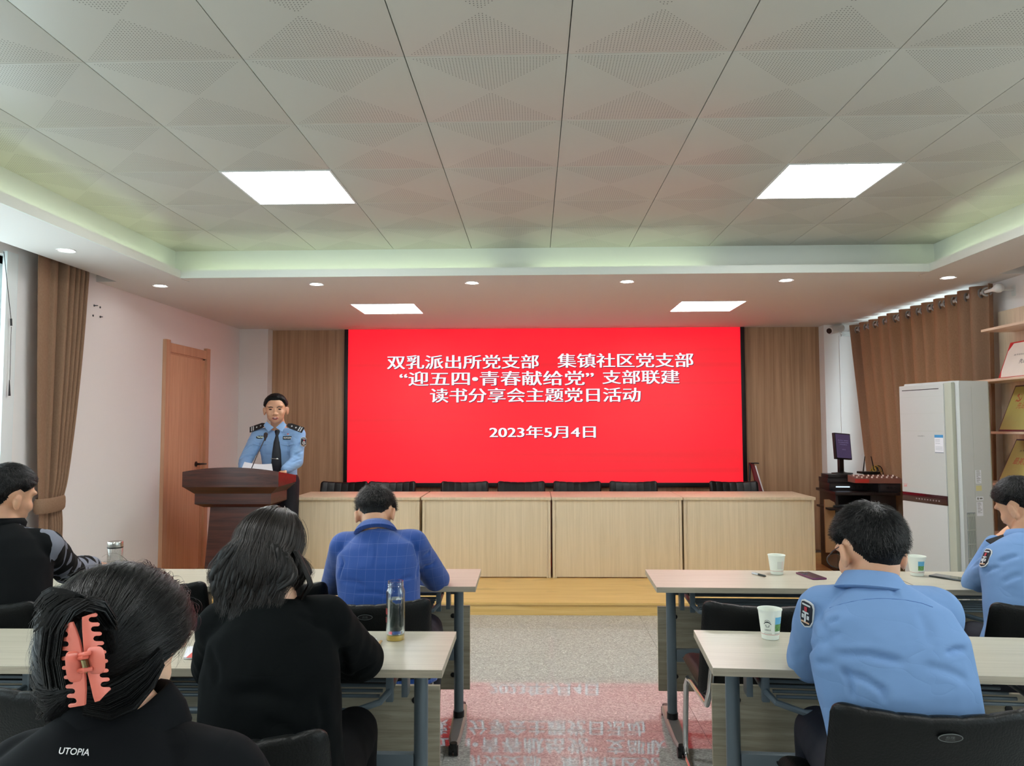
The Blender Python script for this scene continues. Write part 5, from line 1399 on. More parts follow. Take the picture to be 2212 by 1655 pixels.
patch_shield(shirt, (-2.092, 6.805, 1.36), (.75, -.66, .05), (.12, 0, 1), w=.06, h=.088)

# ---- officer at the second row table, seen from behind
CA = at(1880, 1190, Y=2.15); RA = Rot(8, -24, 3)
NA = at(1884, 1268, Y=2.10)
PA = Vector((at(1978, 1600, Y=1.98).x, 2.02, .52))
offA, shA = figure('officer in light blue shirt seen from behind, leaning on the second row table', CA, RA, NA, PA,
    SL=at(1782, 1322, Y=2.16), SR=at(2018, 1326, Y=2.14), EL=at(1748, 1424, Y=2.41), ER=at(2010, 1438, Y=2.42), WL=at(1880, 1425, Y=2.58), WR=at(1960, 1425, Y=2.58),
    top=SHIRT, k=1.03, bow=(0, -.04, 0), st=[(0, .172, .125), (.14, .180, .13), (.32, .180, .13), (.55, .190, .135), (.74, .192, .125), (.86, .168, .108), (.95, .105, .08), (1, .066, .062)], vox=.0065, wob=.004, seed=2, collar=False,
    sleeve=(.076, .070, .060, .045))
apply_folds(shA, [(1801, 1414, 1954, 1432, .013, -.009), (1812, 1448, 1915, 1497, .012, -.007), (1822, 1440, 1840, 1512, .012, -.006), (2044, 1413, 2088, 1403, .011, -.007), (1786, 1346, 1812, 1336, .011, -.007),
    (1790, 1378, 1815, 1368, .010, -.004), (1722, 1420, 1788, 1384, .014, -.006), (1765, 1318, 1785, 1400, .016, -.006), (1925, 1262, 1935, 1290, .010, -.005), (1900, 1480, 1912, 1520, .012, -.004), (2000, 1440, 2090, 1470, .016, -.004),
    (1745, 1440, 1800, 1432, .012, -.005), (1985, 1318, 2010, 1400, .020, -.004)])
short_hair(offA, CA, RA, 1.03, thick=.015, n=5200, seed=11, length=.030, lift=.30, spiky=.004, hl=[(0, .42), (35, .40), (60, .15), (80, -.12), (98, .02), (112, -.30), (140, -.66), (180, -.78)])
def seg_tube(name, pts, r, m, parent, n=10): t = MB(); t.tube(pts, r, n); return part(name, t, m, parent)
# stand up collar and yoke seam
def collar_ring(parent, N_, C_, r0, r1, h, m, tilt=(0, 0, 0), name='collar', lap=.0, open_front=None, fold=.018):
    up = (Vector(C_)-Vector(N_)).normalized(); up = (up*.6+Vector((0, 0, 1))*.4).normalized(); x = Vector((1, 0, 0)); x = (x-up*x.dot(up)).normalized(); y = up.cross(x)
    t = MB(); rr = []
    N_ = Vector(N_)
    for (rad, z) in ((r0, -.012), (r0+.004, 0), (r1+.002, h), (r1-.001, h+.002), (r1+.007, h+.001), (r0+.014, h*.45), (r0+fold, -.006), (r0+fold-.004, -.010), (r0, -.012)):
        rr.append([N_ + up*z + x*rad*math.cos(a) + y*rad*math.sin(a)*1.05 for a in [2*math.pi*j/44 for j in range(44)]])
    t.rings(rr, 0, False, False)
    return part(name, t, m, parent, 60)
collar_ring(shA, NA+Vector((0, .006, -.002)), CA, .068, .060, .036, SHIRT, fold=.026)
epaulette(shA, at(1752, 1300, Y=2.20), at(1800, 1283, Y=2.22), (-.3, .3, .9), stars=False, w=.045)
_p, _n = stick(shA, 1742, 1326); patch_shield(shA, _p, _n+Vector((-.35, 0, 0)), (.35, 0, 1), w=.05, h=.075)
t = MB(); t.tube([stick(shA, x_, y_, .0004)[0] for x_, y_ in ((1792, 1314), (1815, 1306), (1840, 1300), (1870, 1295), (1900, 1293), (1930, 1294), (1960, 1297), (1990, 1303), (2015, 1312))], .0011, 5)
part('yoke_seam', t, mat('seam_blue2', (84, 118, 170), .8), shA)
# his glasses
gl = thing('eyeglasses', 'thin framed eyeglasses worn by the officer leaning on the second row table', 'glasses', tuple(CA))
def gA(x, y, z): return RA@(Vector((x, y, z))*1.03)
for s in (-1, 1):
    t = MB(); t.tube([gA(s*.081, -.012, .012), gA(s*.080, .05, .010), gA(s*.070, .098, .006)], .0016, 8); part('temple_arm', t, mat('glasses_frame', (58, 60, 58), .3, .6), gl)
    t = MB(); t.tube([gA(s*.04+.028*math.cos(a), .112, .0+.020*math.sin(a)) for a in [2*math.pi*j/20 for j in range(21)]], .0014, 6); part('rim', t, mat('glasses_frame', (58, 60, 58), .3, .6), gl)
    t = MB(); t.rings([[gA(s*.04+.027*math.cos(a), .111+e, .019*math.sin(a)) for a in [2*math.pi*j/20 for j in range(20)]] for e in (0, .0012)]); part('lens', t, LENS, gl)

# ---- officer resting his chin on his hand, front row
CB = at(2206, 1092, Y=3.34); RB = Rot(22, -26, -6)
NB_ = at(2216, 1166, Y=3.28)
offB, shB = figure('officer in light blue shirt, chin on hand, at the front row table', CB, RB, NB_, Vector((at(2215, 1400, Y=3.05).x, 3.06, .52)),
    SL=at(2172, 1204, Y=3.27), SR=at(2318, 1196, Y=3.30), EL=at(2106, 1258, Y=3.58), ER=at(2330, 1262, Y=3.60), WL=at(2152, 1172, Y=3.50), WR=at(2250, 1258, Y=3.72),
    top=SHIRT, k=1.0, seed=7, collar=False, sleeve=(.066, .058, .052, .044), wob=.003, bow=(0, -.03, 0), hand_dirs=[(Vector((.62, -.15, .75)), Vector((.75, -.1, -.6))), None],
    folds=[(at(2110, 1225, Y=3.5), at(2160, 1205, Y=3.35), .012, -.007), (at(2100, 1240, Y=3.5), at(2140, 1225, Y=3.4), .012, -.006)])
apply_folds(shB, [(2105, 1250, 2160, 1225, .012, -.007), (2100, 1225, 2130, 1212, .010, -.005), (2160, 1215, 2200, 1200, .014, -.006), (2165, 1260, 2205, 1240, .014, -.005)])
short_hair(offB, CB, RB, 1.0, thick=.013, n=2600, seed=21, length=.026, lift=.25, spiky=.003)
collar_ring(shB, NB_+Vector((0, .002, .004)), CB, .064, .060, .032, SHIRT)
epaulette(shB, at(2140, 1176, Y=3.28), at(2186, 1160, Y=3.30), (-.3, -.5, .8), stars=False, w=.052)
_p, _n = stick(shB, 2128, 1206); patch_shield(shB, _p, _n, (.5, .1, 1), w=.055, h=.085)

# ---- man in the blue checked jacket
def check_material():
    m, N, L, P = new_mat('blue_windowpane_wool')
    tc = N.new('ShaderNodeTexCoord'); nz = N.new('ShaderNodeTexNoise'); nz.inputs['Scale'].default_value = 5
    L.new(tc.outputs['Object'], nz.inputs['Vector'])
    sp = N.new('ShaderNodeSeparateXYZ')
    ad = N.new('ShaderNodeVectorMath'); ad.operation = 'MULTIPLY_ADD'; ad.inputs[1].default_value = (.02, .02, .02); L.new(nz.outputs['Color'], ad.inputs[0]); L.new(tc.outputs['Object'], ad.inputs[2]); L.new(ad.outputs[0], sp.inputs[0])
    def line(o, per, off):
        a = N.new('ShaderNodeMath'); a.operation = 'MULTIPLY_ADD'; a.inputs[1].default_value = 1/per; a.inputs[2].default_value = off; L.new(o, a.inputs[0])
        f = N.new('ShaderNodeMath'); f.operation = 'FRACT'; L.new(a.outputs[0], f.inputs[0])
        l = N.new('ShaderNodeMath'); l.operation = 'LESS_THAN'; l.inputs[1].default_value = .0016/per; L.new(f.outputs[0], l.inputs[0]); return l.outputs[0]
    mx_ = N.new('ShaderNodeMath'); mx_.operation = 'MAXIMUM'; L.new(line(sp.outputs[0], .041, 20), mx_.inputs[0]); L.new(line(sp.outputs[2], .048, 20), mx_.inputs[1])
    mm = N.new('ShaderNodeMath'); mm.operation = 'MULTIPLY'; mm.inputs[1].default_value = .11; L.new(mx_.outputs[0], mm.inputs[0])
    mx = N.new('ShaderNodeMix'); mx.data_type = 'RGBA'; L.new(mm.outputs[0], mx.inputs['Factor'])
    mx.inputs['A'].default_value = (*s2l((14, 64, 138)), 1); mx.inputs['B'].default_value = (*s2l((176, 176, 214)), 1)
    L.new(mx.outputs['Result'], P.inputs['Base Color']); P.inputs['Roughness'].default_value = .8; P.inputs['Sheen Weight'].default_value = .2
    n2 = N.new('ShaderNodeTexNoise'); n2.inputs['Scale'].default_value = 300; L.new(tc.outputs['Object'], n2.inputs['Vector'])
    b = N.new('ShaderNodeBump'); b.inputs['Strength'].default_value = .12; b.inputs['Distance'].default_value = .003; L.new(n2.outputs['Fac'], b.inputs['Height']); L.new(b.outputs[0], P.inputs['Normal'])
    return m
CHECK = check_material()
CJ = at(811, 1110, Y=3.44); RJ = Rot(0, -48, -5)
NJ = at(812, 1152, Y=3.36)
jk, jkt = figure('man in a bright blue checked jacket bent over the front row table', CJ, RJ, NJ, Vector((at(838, 1400, Y=3.15).x, 3.17, .52)),
    SL=at(745, 1182, Y=3.37), SR=at(890, 1176, Y=3.37), EL=at(722, 1258, Y=3.60), ER=at(944, 1252, Y=3.60), WL=at(790, 1262, Y=3.78), WR=at(850, 1262, Y=3.80),
    top=CHECK, k=1.0, topname='jacket', collar=False, seed=31, bow=(0, -.03, .0), hem=.10, sleeve=(.070, .062, .056, .048), wob=.003,
    st=[(0, .205, .14), (.18, .180, .13), (.36, .160, .12), (.55, .165, .125), (.74, .176, .12), (.87, .168, .10), (.96, .10, .075), (1, .066, .06)],
    folds=[(at(808, 1160, Y=3.2), at(806, 1230, Y=3.13), .008, -.004), (at(895, 1170, Y=3.3), at(900, 1240, Y=3.3), .010, -.006), (at(905, 1235, Y=3.4), at(935, 1210, Y=3.45), .012, -.006), (at(738, 1180, Y=3.3), at(732, 1240, Y=3.3), .010, -.006), (at(740, 1250, Y=3.2), at(790, 1262, Y=3.12), .012, -.004)])
apply_folds(jkt, [(810, 1160, 806, 1232, .007, -.004), (897, 1175, 900, 1250, .012, -.008), (905, 1238, 940, 1215, .011, -.006), (740, 1185, 733, 1250, .011, -.007), (740, 1255, 790, 1268, .012, -.004), (915, 1200, 940, 1192, .010, -.004), (860, 1260, 890, 1245, .011, -.005), (770, 1280, 850, 1290, .012, -.004)])
short_hair(jk, CJ, RJ, 1.0, thick=.016, n=3200, seed=33, length=.030, lift=.35, spiky=.006, ms=HAIRBS)
collar_ring(jkt, NJ+Vector((0, -.002, .008)), CJ, .072, .064, .030, CHECK, name='jacket_collar', fold=.024)

# ---- man in the black patterned sweater
def splash_material():
    m, N, L, P = new_mat('black_knit_with_grey_splashes')
    tc = N.new('ShaderNodeTexCoord'); mp = N.new('ShaderNodeMapping'); mp.inputs['Scale'].default_value = (13, 13, 6.5); mp.inputs['Location'].default_value = (.4, .1, .3)
    L.new(tc.outputs['Object'], mp.inputs[0])
    n = N.new('ShaderNodeTexNoise'); n.inputs['Scale'].default_value = 1.0; n.inputs['Detail'].default_value = 0; n.inputs['Distortion'].default_value = 1.6; L.new(mp.outputs[0], n.inputs['Vector'])
    r = N.new('ShaderNodeValToRGB'); r.color_ramp.interpolation = 'CONSTANT'; r.color_ramp.elements[0].color = (0, 0, 0, 1); r.color_ramp.elements[1].position = .57; r.color_ramp.elements[1].color = (1, 1, 1, 1)
    L.new(n.outputs['Fac'], r.inputs[0])
    sp = N.new('ShaderNodeSeparateXYZ'); L.new(tc.outputs['Object'], sp.inputs[0])
    g = N.new('ShaderNodeMath'); g.operation = 'GREATER_THAN'; g.inputs[1].default_value = 3.10; L.new(sp.outputs[1], g.inputs[0])
    g2 = N.new('ShaderNodeMath'); g2.operation = 'LESS_THAN'; g2.inputs[1].default_value = 1.105; L.new(sp.outputs[2], g2.inputs[0])
    mu = N.new('ShaderNodeMath'); mu.operation = 'MULTIPLY'; L.new(r.outputs[0], mu.inputs[0]); L.new(g.outputs[0], mu.inputs[1])
    mu2 = N.new('ShaderNodeMath'); mu2.operation = 'MULTIPLY'; L.new(mu.outputs[0], mu2.inputs[0]); L.new(g2.outputs[0], mu2.inputs[1])
    mx = N.new('ShaderNodeMix'); mx.data_type = 'RGBA'; L.new(mu2.outputs[0], mx.inputs['Factor'])
    mx.inputs['A'].default_value = (*s2l((13, 15, 17)), 1); mx.inputs['B'].default_value = (*s2l((118, 122, 134)), 1)
    L.new(mx.outputs['Result'], P.inputs['Base Color']); P.inputs['Roughness'].default_value = .9; P.inputs['Specular IOR Level'].default_value = .15
    return m
SPLX = at(92, 1200, Y=3.1).x
SPLASH = splash_material()
CS = at(16, 1072, Y=3.14); RS = Rot(-22, -12, 3)
NS = at(8, 1136, Y=3.12)
swm, swt = figure('man in a black sweater with grey splashes on the sleeve, seen from behind', CS, RS, NS, Vector((at(14, 1400, Y=3.0).x, 2.985, .52)),
    SL=at(-88, 1186, Y=3.10), SR=at(96, 1180, Y=3.14), EL=at(-120, 1262, Y=3.4), ER=at(146, 1232, Y=3.48), WL=at(-20, 1262, Y=3.6), WR=at(200, 1222, Y=3.70),
    top=SPLASH, k=1.06, topname='sweater', seed=41, hem=.10, sleeve=(.072, .066, .060, .048), wob=.005, bow=(0, -.03, 0), collar=False, skin=SKIN,
    st=[(0, .200, .140), (.2, .198, .14), (.4, .19, .135), (.6, .188, .13), (.77, .187, .12), (.88, .16, .10), (.96, .10, .078), (1, .066, .06)])
short_hair(swm, CS, RS, 1.06, thick=.017, n=3400, seed=43, length=.026, lift=.25, hl=[(0, .42), (35, .40), (60, .15), (78, -.02), (90, .08), (108, -.15), (135, -.62), (180, -.75)])
collar_ring(swt, NS+Vector((0, .0, .0)), CS, .068, .064, .030, mat('sweater_collar', (13, 15, 17), .9, spec=.15), name='sweater_collar', fold=.010)

# ---- woman with wavy hair and black suit
CW = at(584, 1198, Y=2.12); RW = Rot(-10, -30, 2)
NW = at(592, 1298, Y=2.06)
wm, wcoat = figure('woman with long dark curly hair and a black coat, writing at the second row table', CW, RW, NW, Vector((at(590, 1640, Y=1.95).x, 1.98, .52)),
    SL=at(480, 1352, Y=2.08), SR=at(706, 1342, Y=2.08), EL=at(463, 1440, Y=2.32), ER=at(782, 1424, Y=2.34), WL=at(560, 1440, Y=2.52), WR=at(690, 1440, Y=2.54),
    top=BLKCOAT, trousers=mat('black_trousers', (12, 12, 14), .85, spec=.15), k=.97, skin=SKIN2, topname='coat', seed=51, collar=False, female=True, hem=.12, sleeve=(.070, .068, .060, .050), wob=.006, bow=(0, -.03, 0),
    st=[(0, .205, .14), (.15, .195, .14), (.35, .180, .13), (.55, .178, .13), (.72, .175, .12), (.86, .155, .10), (.95, .10, .075), (1, .064, .06)],
    folds=[(at(745, 1400, Y=2.1), at(735, 1470, Y=2.05), .014, -.012), (at(800, 1400, Y=2.25), at(760, 1430, Y=2.2), .014, -.007), (at(520, 1480, Y=1.9), at(640, 1500, Y=1.86), .02, -.006), (at(690, 1480, Y=1.9), at(700, 1600, Y=1.85), .02, -.006)])
def long_hair(body, C, R, k, seed=5):
    """wavy locks from the crown down over the back"""
    rs = np.random.RandomState(seed); rad = np.array((.083, .100, .094))*k; cen = np.array(C)+np.array(R)@(np.array((0, -.006, .020))*k); Rm = np.array(R)
    def path(az, start, zend, off, amp, fr, ph, K=26):
        """az: degrees round the back (180 = nape side), start: polar angle of the root"""
        pts = []
        a = math.radians(az)
        for q in range(K):
            u = q/(K-1)
            th = start + (1.75-start)*min(1, u/.42)
            d = np.array((math.sin(th)*math.sin(a), math.sin(th)*math.cos(a), math.cos(th)))
            p = cen + Rm@(d*(rad+off))
            if u > .42:
                v = (u-.42)/.58
                p0 = cen + Rm@(np.array((math.sin(1.75)*math.sin(a), math.sin(1.75)*math.cos(a), math.cos(1.75)))*(rad+off))
                out = p0-cen; out[2] = 0; out /= np.linalg.norm(out)+1e-9
                bulge = .030*math.sin(math.pi*min(1, v*1.15))
                p = p0 + out*bulge; p[2] = p0[2] + (zend-p0[2])*v
                p[1] = min(p[1], 2.02 - .03*v) if az > 110 and az < 250 else p[1]
                w = amp*(.25+v)
                p = p + np.array((math.sin(fr*v+ph), .6*math.cos(fr*v*1.1+ph), 0))*w
            else:
                p = p + Rm@np.array((math.sin(7*u+ph)*.002, 0, 0))
            pts.append(p)
        return pts
    mb = MB()
    base_z = at(560, 1345, Y=2.0).z
    def rand_lock(i):
        az = rs.uniform(88, 268); side = abs(az-180)/90
        return az, rs.uniform(.05, 1.0), base_z + rs.uniform(0, .05) + .055*side**2, rs.uniform(.0, .012), rs.uniform(.007, .016), rs.uniform(6, 10), rs.uniform(0, 6.28)
    locks = [rand_lock(i) for i in range(120)]
    for az, stt, ze, off, amp, fr, ph in locks:
        P_ = path(az, stt, ze, off-.002, amp, fr, ph)
        r = rs.uniform(.008, .0135); n_ = len(P_)
        mb.tube(P_, [r*(.35+.65*min(1, q/6))*(1 if q < n_-7 else max(.12, (n_-1-q)/7)) for q in range(n_)], 8, flat=.55)
    hair = part('hair', mb, HAIRB, body, 80)
    S = 2600; K = 26; P = np.zeros((S, K, 3))
    for i in range(S):
        az, stt, ze, off, amp, fr, ph = locks[rs.randint(len(locks))]
        j = rs.normal(size=3)
        P[i] = np.array(path(az+j[0]*4, stt, ze+j[1]*.010, off+.004+abs(j[2])*.004, amp, fr, ph+j[0]*.12)) 
    cc = cen + np.array((0, .02, -.05)); Nn = P-cc; Nn /= np.linalg.norm(Nn, axis=2, keepdims=True)
    o = ribbons(P, Nn, .00075, 'hair_strands', HAIRBS, hair); o['kind'] = 'stuff'
    return hair
apply_folds(wcoat, [(735, 1400, 745, 1500, .016, -.010), (800, 1440, 745, 1462, .015, -.006), (450, 1400, 470, 1480, .016, -.007), (500, 1500, 640, 1520, .022, -.005), (690, 1500, 700, 1600, .02, -.006), (640, 1330, 700, 1360, .014, -.004), (560, 1560, 660, 1600, .02, -.004)])
short_hair(wm, CW, RW, .97, thick=.010, n=200, seed=55, m=HAIRB, ms=HAIRBS, hl=[(0, .45), (40, .42), (65, .25), (85, .10), (100, -.1), (120, -.5), (180, -.8)])
long_hair(wm, CW, RW, .97)
# side curl falling by the right cheek
t = MB(); rs_ = random.Random(8)
for q in range(14):
    ph = rs_.uniform(-.5, .5); dx = rs_.uniform(-.008, .008)
    pts = [at(640+8*math.sin(.2*i+ph)+dx*400+ (i*2.6 if i < 9 else 23-(i-9)*4.5), 1190+8.2*i, Y=2.06+.003*i*ph) for i in range(14)]
    t.tube(pts, [.006]*10+[.005, .004, .003, .001], 6, flat=.6)
part('hair_curl', t, HAIRB, wm, 80)

# ---- woman with the coral hair claw, nearest to the camera
CC = at(258, 1392, Y=1.10); RC = Rot(-30, -22, 8)
NC = at(256, 1560, Y=1.045)
cw, cwt = figure('woman in a dark hooded top, her black hair held by a coral claw', CC, RC, NC, Vector((-.60, .86, .52)),
    SL=at(70, 1690, Y=1.03), SR=at(468, 1695, Y=1.03), EL=at(10, 1900, Y=1.12), ER=at(600, 1880, Y=1.12), WL=(-.62, 1.30, .80), WR=(-.50, 1.32, .80),
    top=BLKHOOD, trousers=mat('black_trousers', (12, 12, 14), .85, spec=.15), k=.90, skin=SKIN2, topname='hooded_top', seed=61, collar=False, female=True, wob=.003, bow=(0, -.04, 0), sleeve=(.068, .056, .050, .042), vox=.0055,
    st=[(0, .165, .12), (.15, .16, .12), (.35, .150, .112), (.55, .162, .115), (.74, .168, .11), (.86, .152, .095), (.95, .10, .075), (1, .062, .058)],
    folds=[(at(250, 1640, Y=.98), at(400, 1625, Y=1.0), .008, -.004), (at(130, 1655, Y=1.0), at(60, 1640, Y=1.02), .008, -.004)])
# loose cowl round the neck
t = MB(); rr = []
up = Vector((.05, .10, 1)).normalized(); xx_ = Vector((1, 0, 0)); yy_ = up.cross(xx_).normalized()
for (rd, z, sh_) in ((.060, -.040, 0), (.088, -.034, 0), (.092, -.012, .003), (.082, .012, .004), (.067, .032, .006), (.059, .040, .008), (.054, .038, .008), (.054, .01, .004)):
    rr.append([NC + up*(z + .005*math.sin(3*a+1) + .012*math.sin(a)*(1 if z > -.02 else 0)) + xx_*(rd*math.cos(a)*(1+.03*math.sin(5*a)) ) + yy_*(rd*math.sin(a)) for a in [2*math.pi*j/64 for j in range(64)]])
t.rings(rr, 0, False, False); part('cowl_collar', t, BLKHOOD, cwt, 80)
# printed word on the upper back
def project_text(s, px0, px1, py0, py1, Yc, parent, obj_mesh, m, shear=.25, tilt=0.0, bold=.01):
    b = MB(); c0 = at(px0, py1, Y=Yc); c1 = at(px1, py1, Y=Yc); w = (c1-c0).length; hh = (at(px0, py0, Y=Yc)-c0).length
    me_ = obj_mesh.data
    from mathutils.bvhtree import BVHTree
    bv = BVHTree.FromPolygons([v.co for v in me_.vertices], [p.vertices for p in me_.polygons])
    add_text(b, s, frame_M((c0+c1)/2+Vector((0, 0, hh/2)), (1, 0, tilt), (0, 0, 1)), box=(w, hh), shear=shear, bold=bold)
    for v in b.bm.verts:
        hit = bv.ray_cast(CAM, (v.co-CAM).normalized())
        if hit[0]: v.co = hit[0]+hit[1]*.0012
    return part('printed_word', b, m, parent, smooth=False)
project_text('UTOPIA', 128, 193, 1617, 1632, 1.0, cwt, cwt, WHITE, tilt=-.05)
def swept_hair(body, C, R, k, seed=9):
    """smooth hair drawn back to the claw"""
    rs = np.random.RandomState(seed); Rm = np.array(R); rad = np.array((.086, .108, .101))*k; cen = np.array(C)+Rm@(np.array((0, -.010, .016))*k)
    Vc = np.array(at(190, 1440, Y=1.0))-cen; tgt = (Vc@Rm)/rad; tgt /= np.linalg.norm(tgt)
    ha, hz = zip(*[(0, .36), (40, .28), (55, .10), (66, -.10), (80, -.36), (95, -.72), (108, -.88), (130, -.93), (180, -.985)])
    def mask(d):
        az = np.degrees(np.abs(np.arctan2(d[:, 0], d[:, 1]))); return smooth01((d[:, 2]-np.interp(az, ha, hz))/.16)
    nu, nv = 150, 100
    D = np.array([(math.sin(t_)*math.sin(p), math.sin(t_)*math.cos(p), math.cos(t_)) for t_ in np.linspace(0, np.pi, nv) for p in np.linspace(0, 2*np.pi, nu, endpoint=False)])
    mk = mask(D)
    ang = np.arccos(np.clip(D@tgt, -1, 1))
    # streaks radiating to the claw
    e1 = np.cross(tgt, (0, 0, 1)); e1 /= np.linalg.norm(e1); e2 = np.cross(tgt, e1)
    phi = np.arctan2(D@e2, D@e1)
    nz = np.array([noise.noise((p*9, a*1.2, seed)) for p, a in zip(phi, ang)])*.0016 + .012*np.exp(-(ang/.75)**2)
    rr = np.linalg.norm(D*rad, axis=1)
    lowz = lambda q: np.concatenate([q[..., :2]*(1-.30*np.clip(-q[..., 2:3], 0, 1)**1.3), np.where(q[..., 2:3] < 0, q[..., 2:3]*1.42, q[..., 2:3])], -1)
    loc = lowz(D)*rad*(1+((.004+nz)*mk-.008*(1-mk))/rr)[:, None]
    W = loc@Rm.T+cen; F = []
    for i in range(nv-1):
        for j in range(nu):
            q = (i*nu+j, i*nu+(j+1) % nu, (i+1)*nu+(j+1) % nu, (i+1)*nu+j)
            if max(mk[list(q)]) > 0: F.append(q)
    me = bpy.data.meshes.new('hair'); me.from_pydata(W.tolist(), [], F); me.materials.append(HAIRM)
    bm = bmesh.new(); bm.from_mesh(me); bmesh.ops.remove_doubles(bm, verts=bm.verts, dist=1e-6); bmesh.ops.delete(bm, geom=[v for v in bm.verts if not v.link_faces], context='VERTS')
    bmesh.ops.recalc_face_normals(bm, faces=bm.faces); bm.to_mesh(me); bm.free(); me.polygons.foreach_set('use_smooth', [True]*len(me.polygons))
    hair = link('hair', me, body)
    n = 9000; d = rs.normal(size=(n*2, 3)); d /= np.linalg.norm(d, axis=1, keepdims=True); d = d[mask(d) > .15][:n]; S = len(d); K = 12
    P = np.zeros((S, K, 3)); cur = d.copy(); side = rs.normal(size=S)*.10; lift = np.abs(rs.normal(size=S))*.0026
    for q in range(K):
        a = np.arccos(np.clip(cur@tgt, -1, 1)); rr = np.linalg.norm(cur*rad, axis=1); e = mask(cur)
        h = .0050*e + .012*np.exp(-(a/.75)**2)*e + lift*(1+q*.12)
        P[:, q] = lowz(cur)*rad*(1+h/rr)[:, None]
        fl = tgt - cur*(cur@tgt)[:, None]; fl /= np.linalg.norm(fl, axis=1, keepdims=True)+1e-6
        sd = np.cross(cur, fl); step = np.minimum(.11, a*.5)
        nx = cur + (fl+sd*side[:, None])*step[:, None]; cur = nx/np.linalg.norm(nx, axis=1, keepdims=True)
    Nn = P/np.linalg.norm(P, axis=2, keepdims=True)
    W3, N3 = P@Rm.T+cen, Nn@Rm.T; cut = int(S*.72)
    o = ribbons(W3[:cut], N3[:cut], .00055, 'hair_strands', HAIRS, hair); o['kind'] = 'stuff'
    o = ribbons(W3[cut:], N3[cut:], .00035, 'shiny_hair_strands', HAIRL, hair); o['kind'] = 'stuff'  # finer strands with painted sheen, a lighter tint of the hair
    # fly-away strands standing off the crown
    S2 = 160; d = rs.normal(size=(S2*4, 3)); d /= np.linalg.norm(d, axis=1, keepdims=True); d = d[(mask(d) > .6) & (d[:, 2] > .1)][:S2]; K = 10; P = np.zeros((len(d), K, 3)); cur = d.copy(); up_ = rs.rand(len(d))*.022; sdv = rs.normal(size=(len(d), 3))*.6
    for q in range(K):
        rr = np.linalg.norm(cur*rad, axis=1); P[:, q] = cur*rad*(1+(.004+up_*(q/(K-1))**1.3)/rr)[:, None]
        fl = tgt-cur*(cur@tgt)[:, None]; fl /= np.linalg.norm(fl, axis=1, keepdims=True)+1e-6; nx = cur+(fl+sdv)*.07; cur = nx/np.linalg.norm(nx, axis=1, keepdims=True)
    Nn = P/np.linalg.norm(P, axis=2, keepdims=True); o = ribbons(P@Rm.T+cen, Nn@Rm.T, .00022, 'flyaway_hairs', HAIRS, hair); o['kind'] = 'stuff'
    return hair
hr = swept_hair(cw, CC, RC, .90)
# twisted roll of hair gripped by the claw, with loose ends over the top
t = MB(); rs_ = random.Random(12)
def hp(px, py, Y): return at(px, py, Y=Y)
for q in range(26):
    a0 = rs_.uniform(-14, 14); b0 = rs_.uniform(-10, 10)
    pts = [hp(120+a0*1.2, 1475+b0, .985), hp(112+a0, 1420+b0, .965), hp(118+a0, 1365+b0, .955), hp(140+a0, 1325+b0, .955), hp(170+a0, 1308+b0, .955), hp(205+a0, 1315+b0, .965), hp(232+a0*.8, 1350+b0, .985), hp(240+a0*.6, 1400+b0, 1.0)]
    t.tube(pts, [.006, .009, .010, .010, .010, .009, .008, .004], 7, flat=.7)
for q in range(16):
    a0 = rs_.uniform(-10, 10); pts = [hp(180+a0, 1300+a0*.5, .965), hp(160+a0, 1285, .955), hp(132+a0*1.3, 1290+a0, .95), hp(104+a0*.5, 1308+a0*1.6, .955), hp(88+rs_.uniform(-6, 6), 1330+a0*2.2, .97)]
    t.tube(pts, [.007, .008, .007, .004, .001], 6, flat=.6)
part('twisted_roll', t, HAIRM, hr, 80)
t = MB()
for q in range(170):
    a0 = rs_.uniform(-22, 22); b0 = rs_.uniform(-12, 12); r0 = rs_.uniform(-.012, -.002)
    pts = [hp(118+a0*1.1, 1480+b0, .975+r0), hp(108+a0, 1420+b0, .953+r0), hp(116+a0, 1362+b0, .942+r0), hp(140+a0, 1322+b0, .942+r0), hp(172+a0, 1303+b0, .942+r0), hp(208+a0, 1312+b0, .952+r0), hp(236+a0*.8, 1350+b0, .975+r0)]
    t.tube(pts, .0007, 3)
for q in range(60):
    a0 = rs_.uniform(-14, 14); pts = [hp(190+a0, 1305+a0*.5, .955), hp(162+a0, 1280+a0*.4, .94), hp(130+a0*1.6, 1284+a0*1.2, .935), hp(100+a0*.8, 1305+a0*2, .94), hp(82+rs_.uniform(-10, 14), 1335+a0*2.6, .955)]
    t.tube(pts, .0006, 3)
o = part('loose_hair_ends', t, HAIRS, hr, 80); o['kind'] = 'stuff'

cA = [(350, 1440, 1.030), (322, 1488, 1.010), (285, 1530, .990), (238, 1552, .975), (185, 1540, .968)]
cB = [(345, 1400, 1.030), (305, 1440, 1.005), (255, 1470, .985), (215, 1490, .975), (185, 1490, .970)]
t = MB(); t2 = MB()
for q in range(46):
    f_ = q/45; jx, jy = rs_.uniform(-4, 4), rs_.uniform(-4, 4)
    pts = [at(a[0]*(1-f_)+b[0]*f_+jx, a[1]*(1-f_)+b[1]*f_+jy, Y=a[2]*(1-f_)+b[2]*f_) for a, b in zip(cA, cB)]
    t.tube(pts, [.002, .006, .008, .008, .007], 7, flat=.6)
for q in range(260):
    f_ = rs_.random(); jx, jy = rs_.uniform(-5, 5), rs_.uniform(-5, 5); o_ = rs_.uniform(.006, .010)
    pts = [at(a[0]*(1-f_)+b[0]*f_+jx, a[1]*(1-f_)+b[1]*f_+jy, Y=a[2]*(1-f_)+b[2]*f_-o_*(0 if k_ == 0 else 1)) for k_, (a, b) in enumerate(zip(cA, cB))]
    t2.tube(pts, .0005, 3)
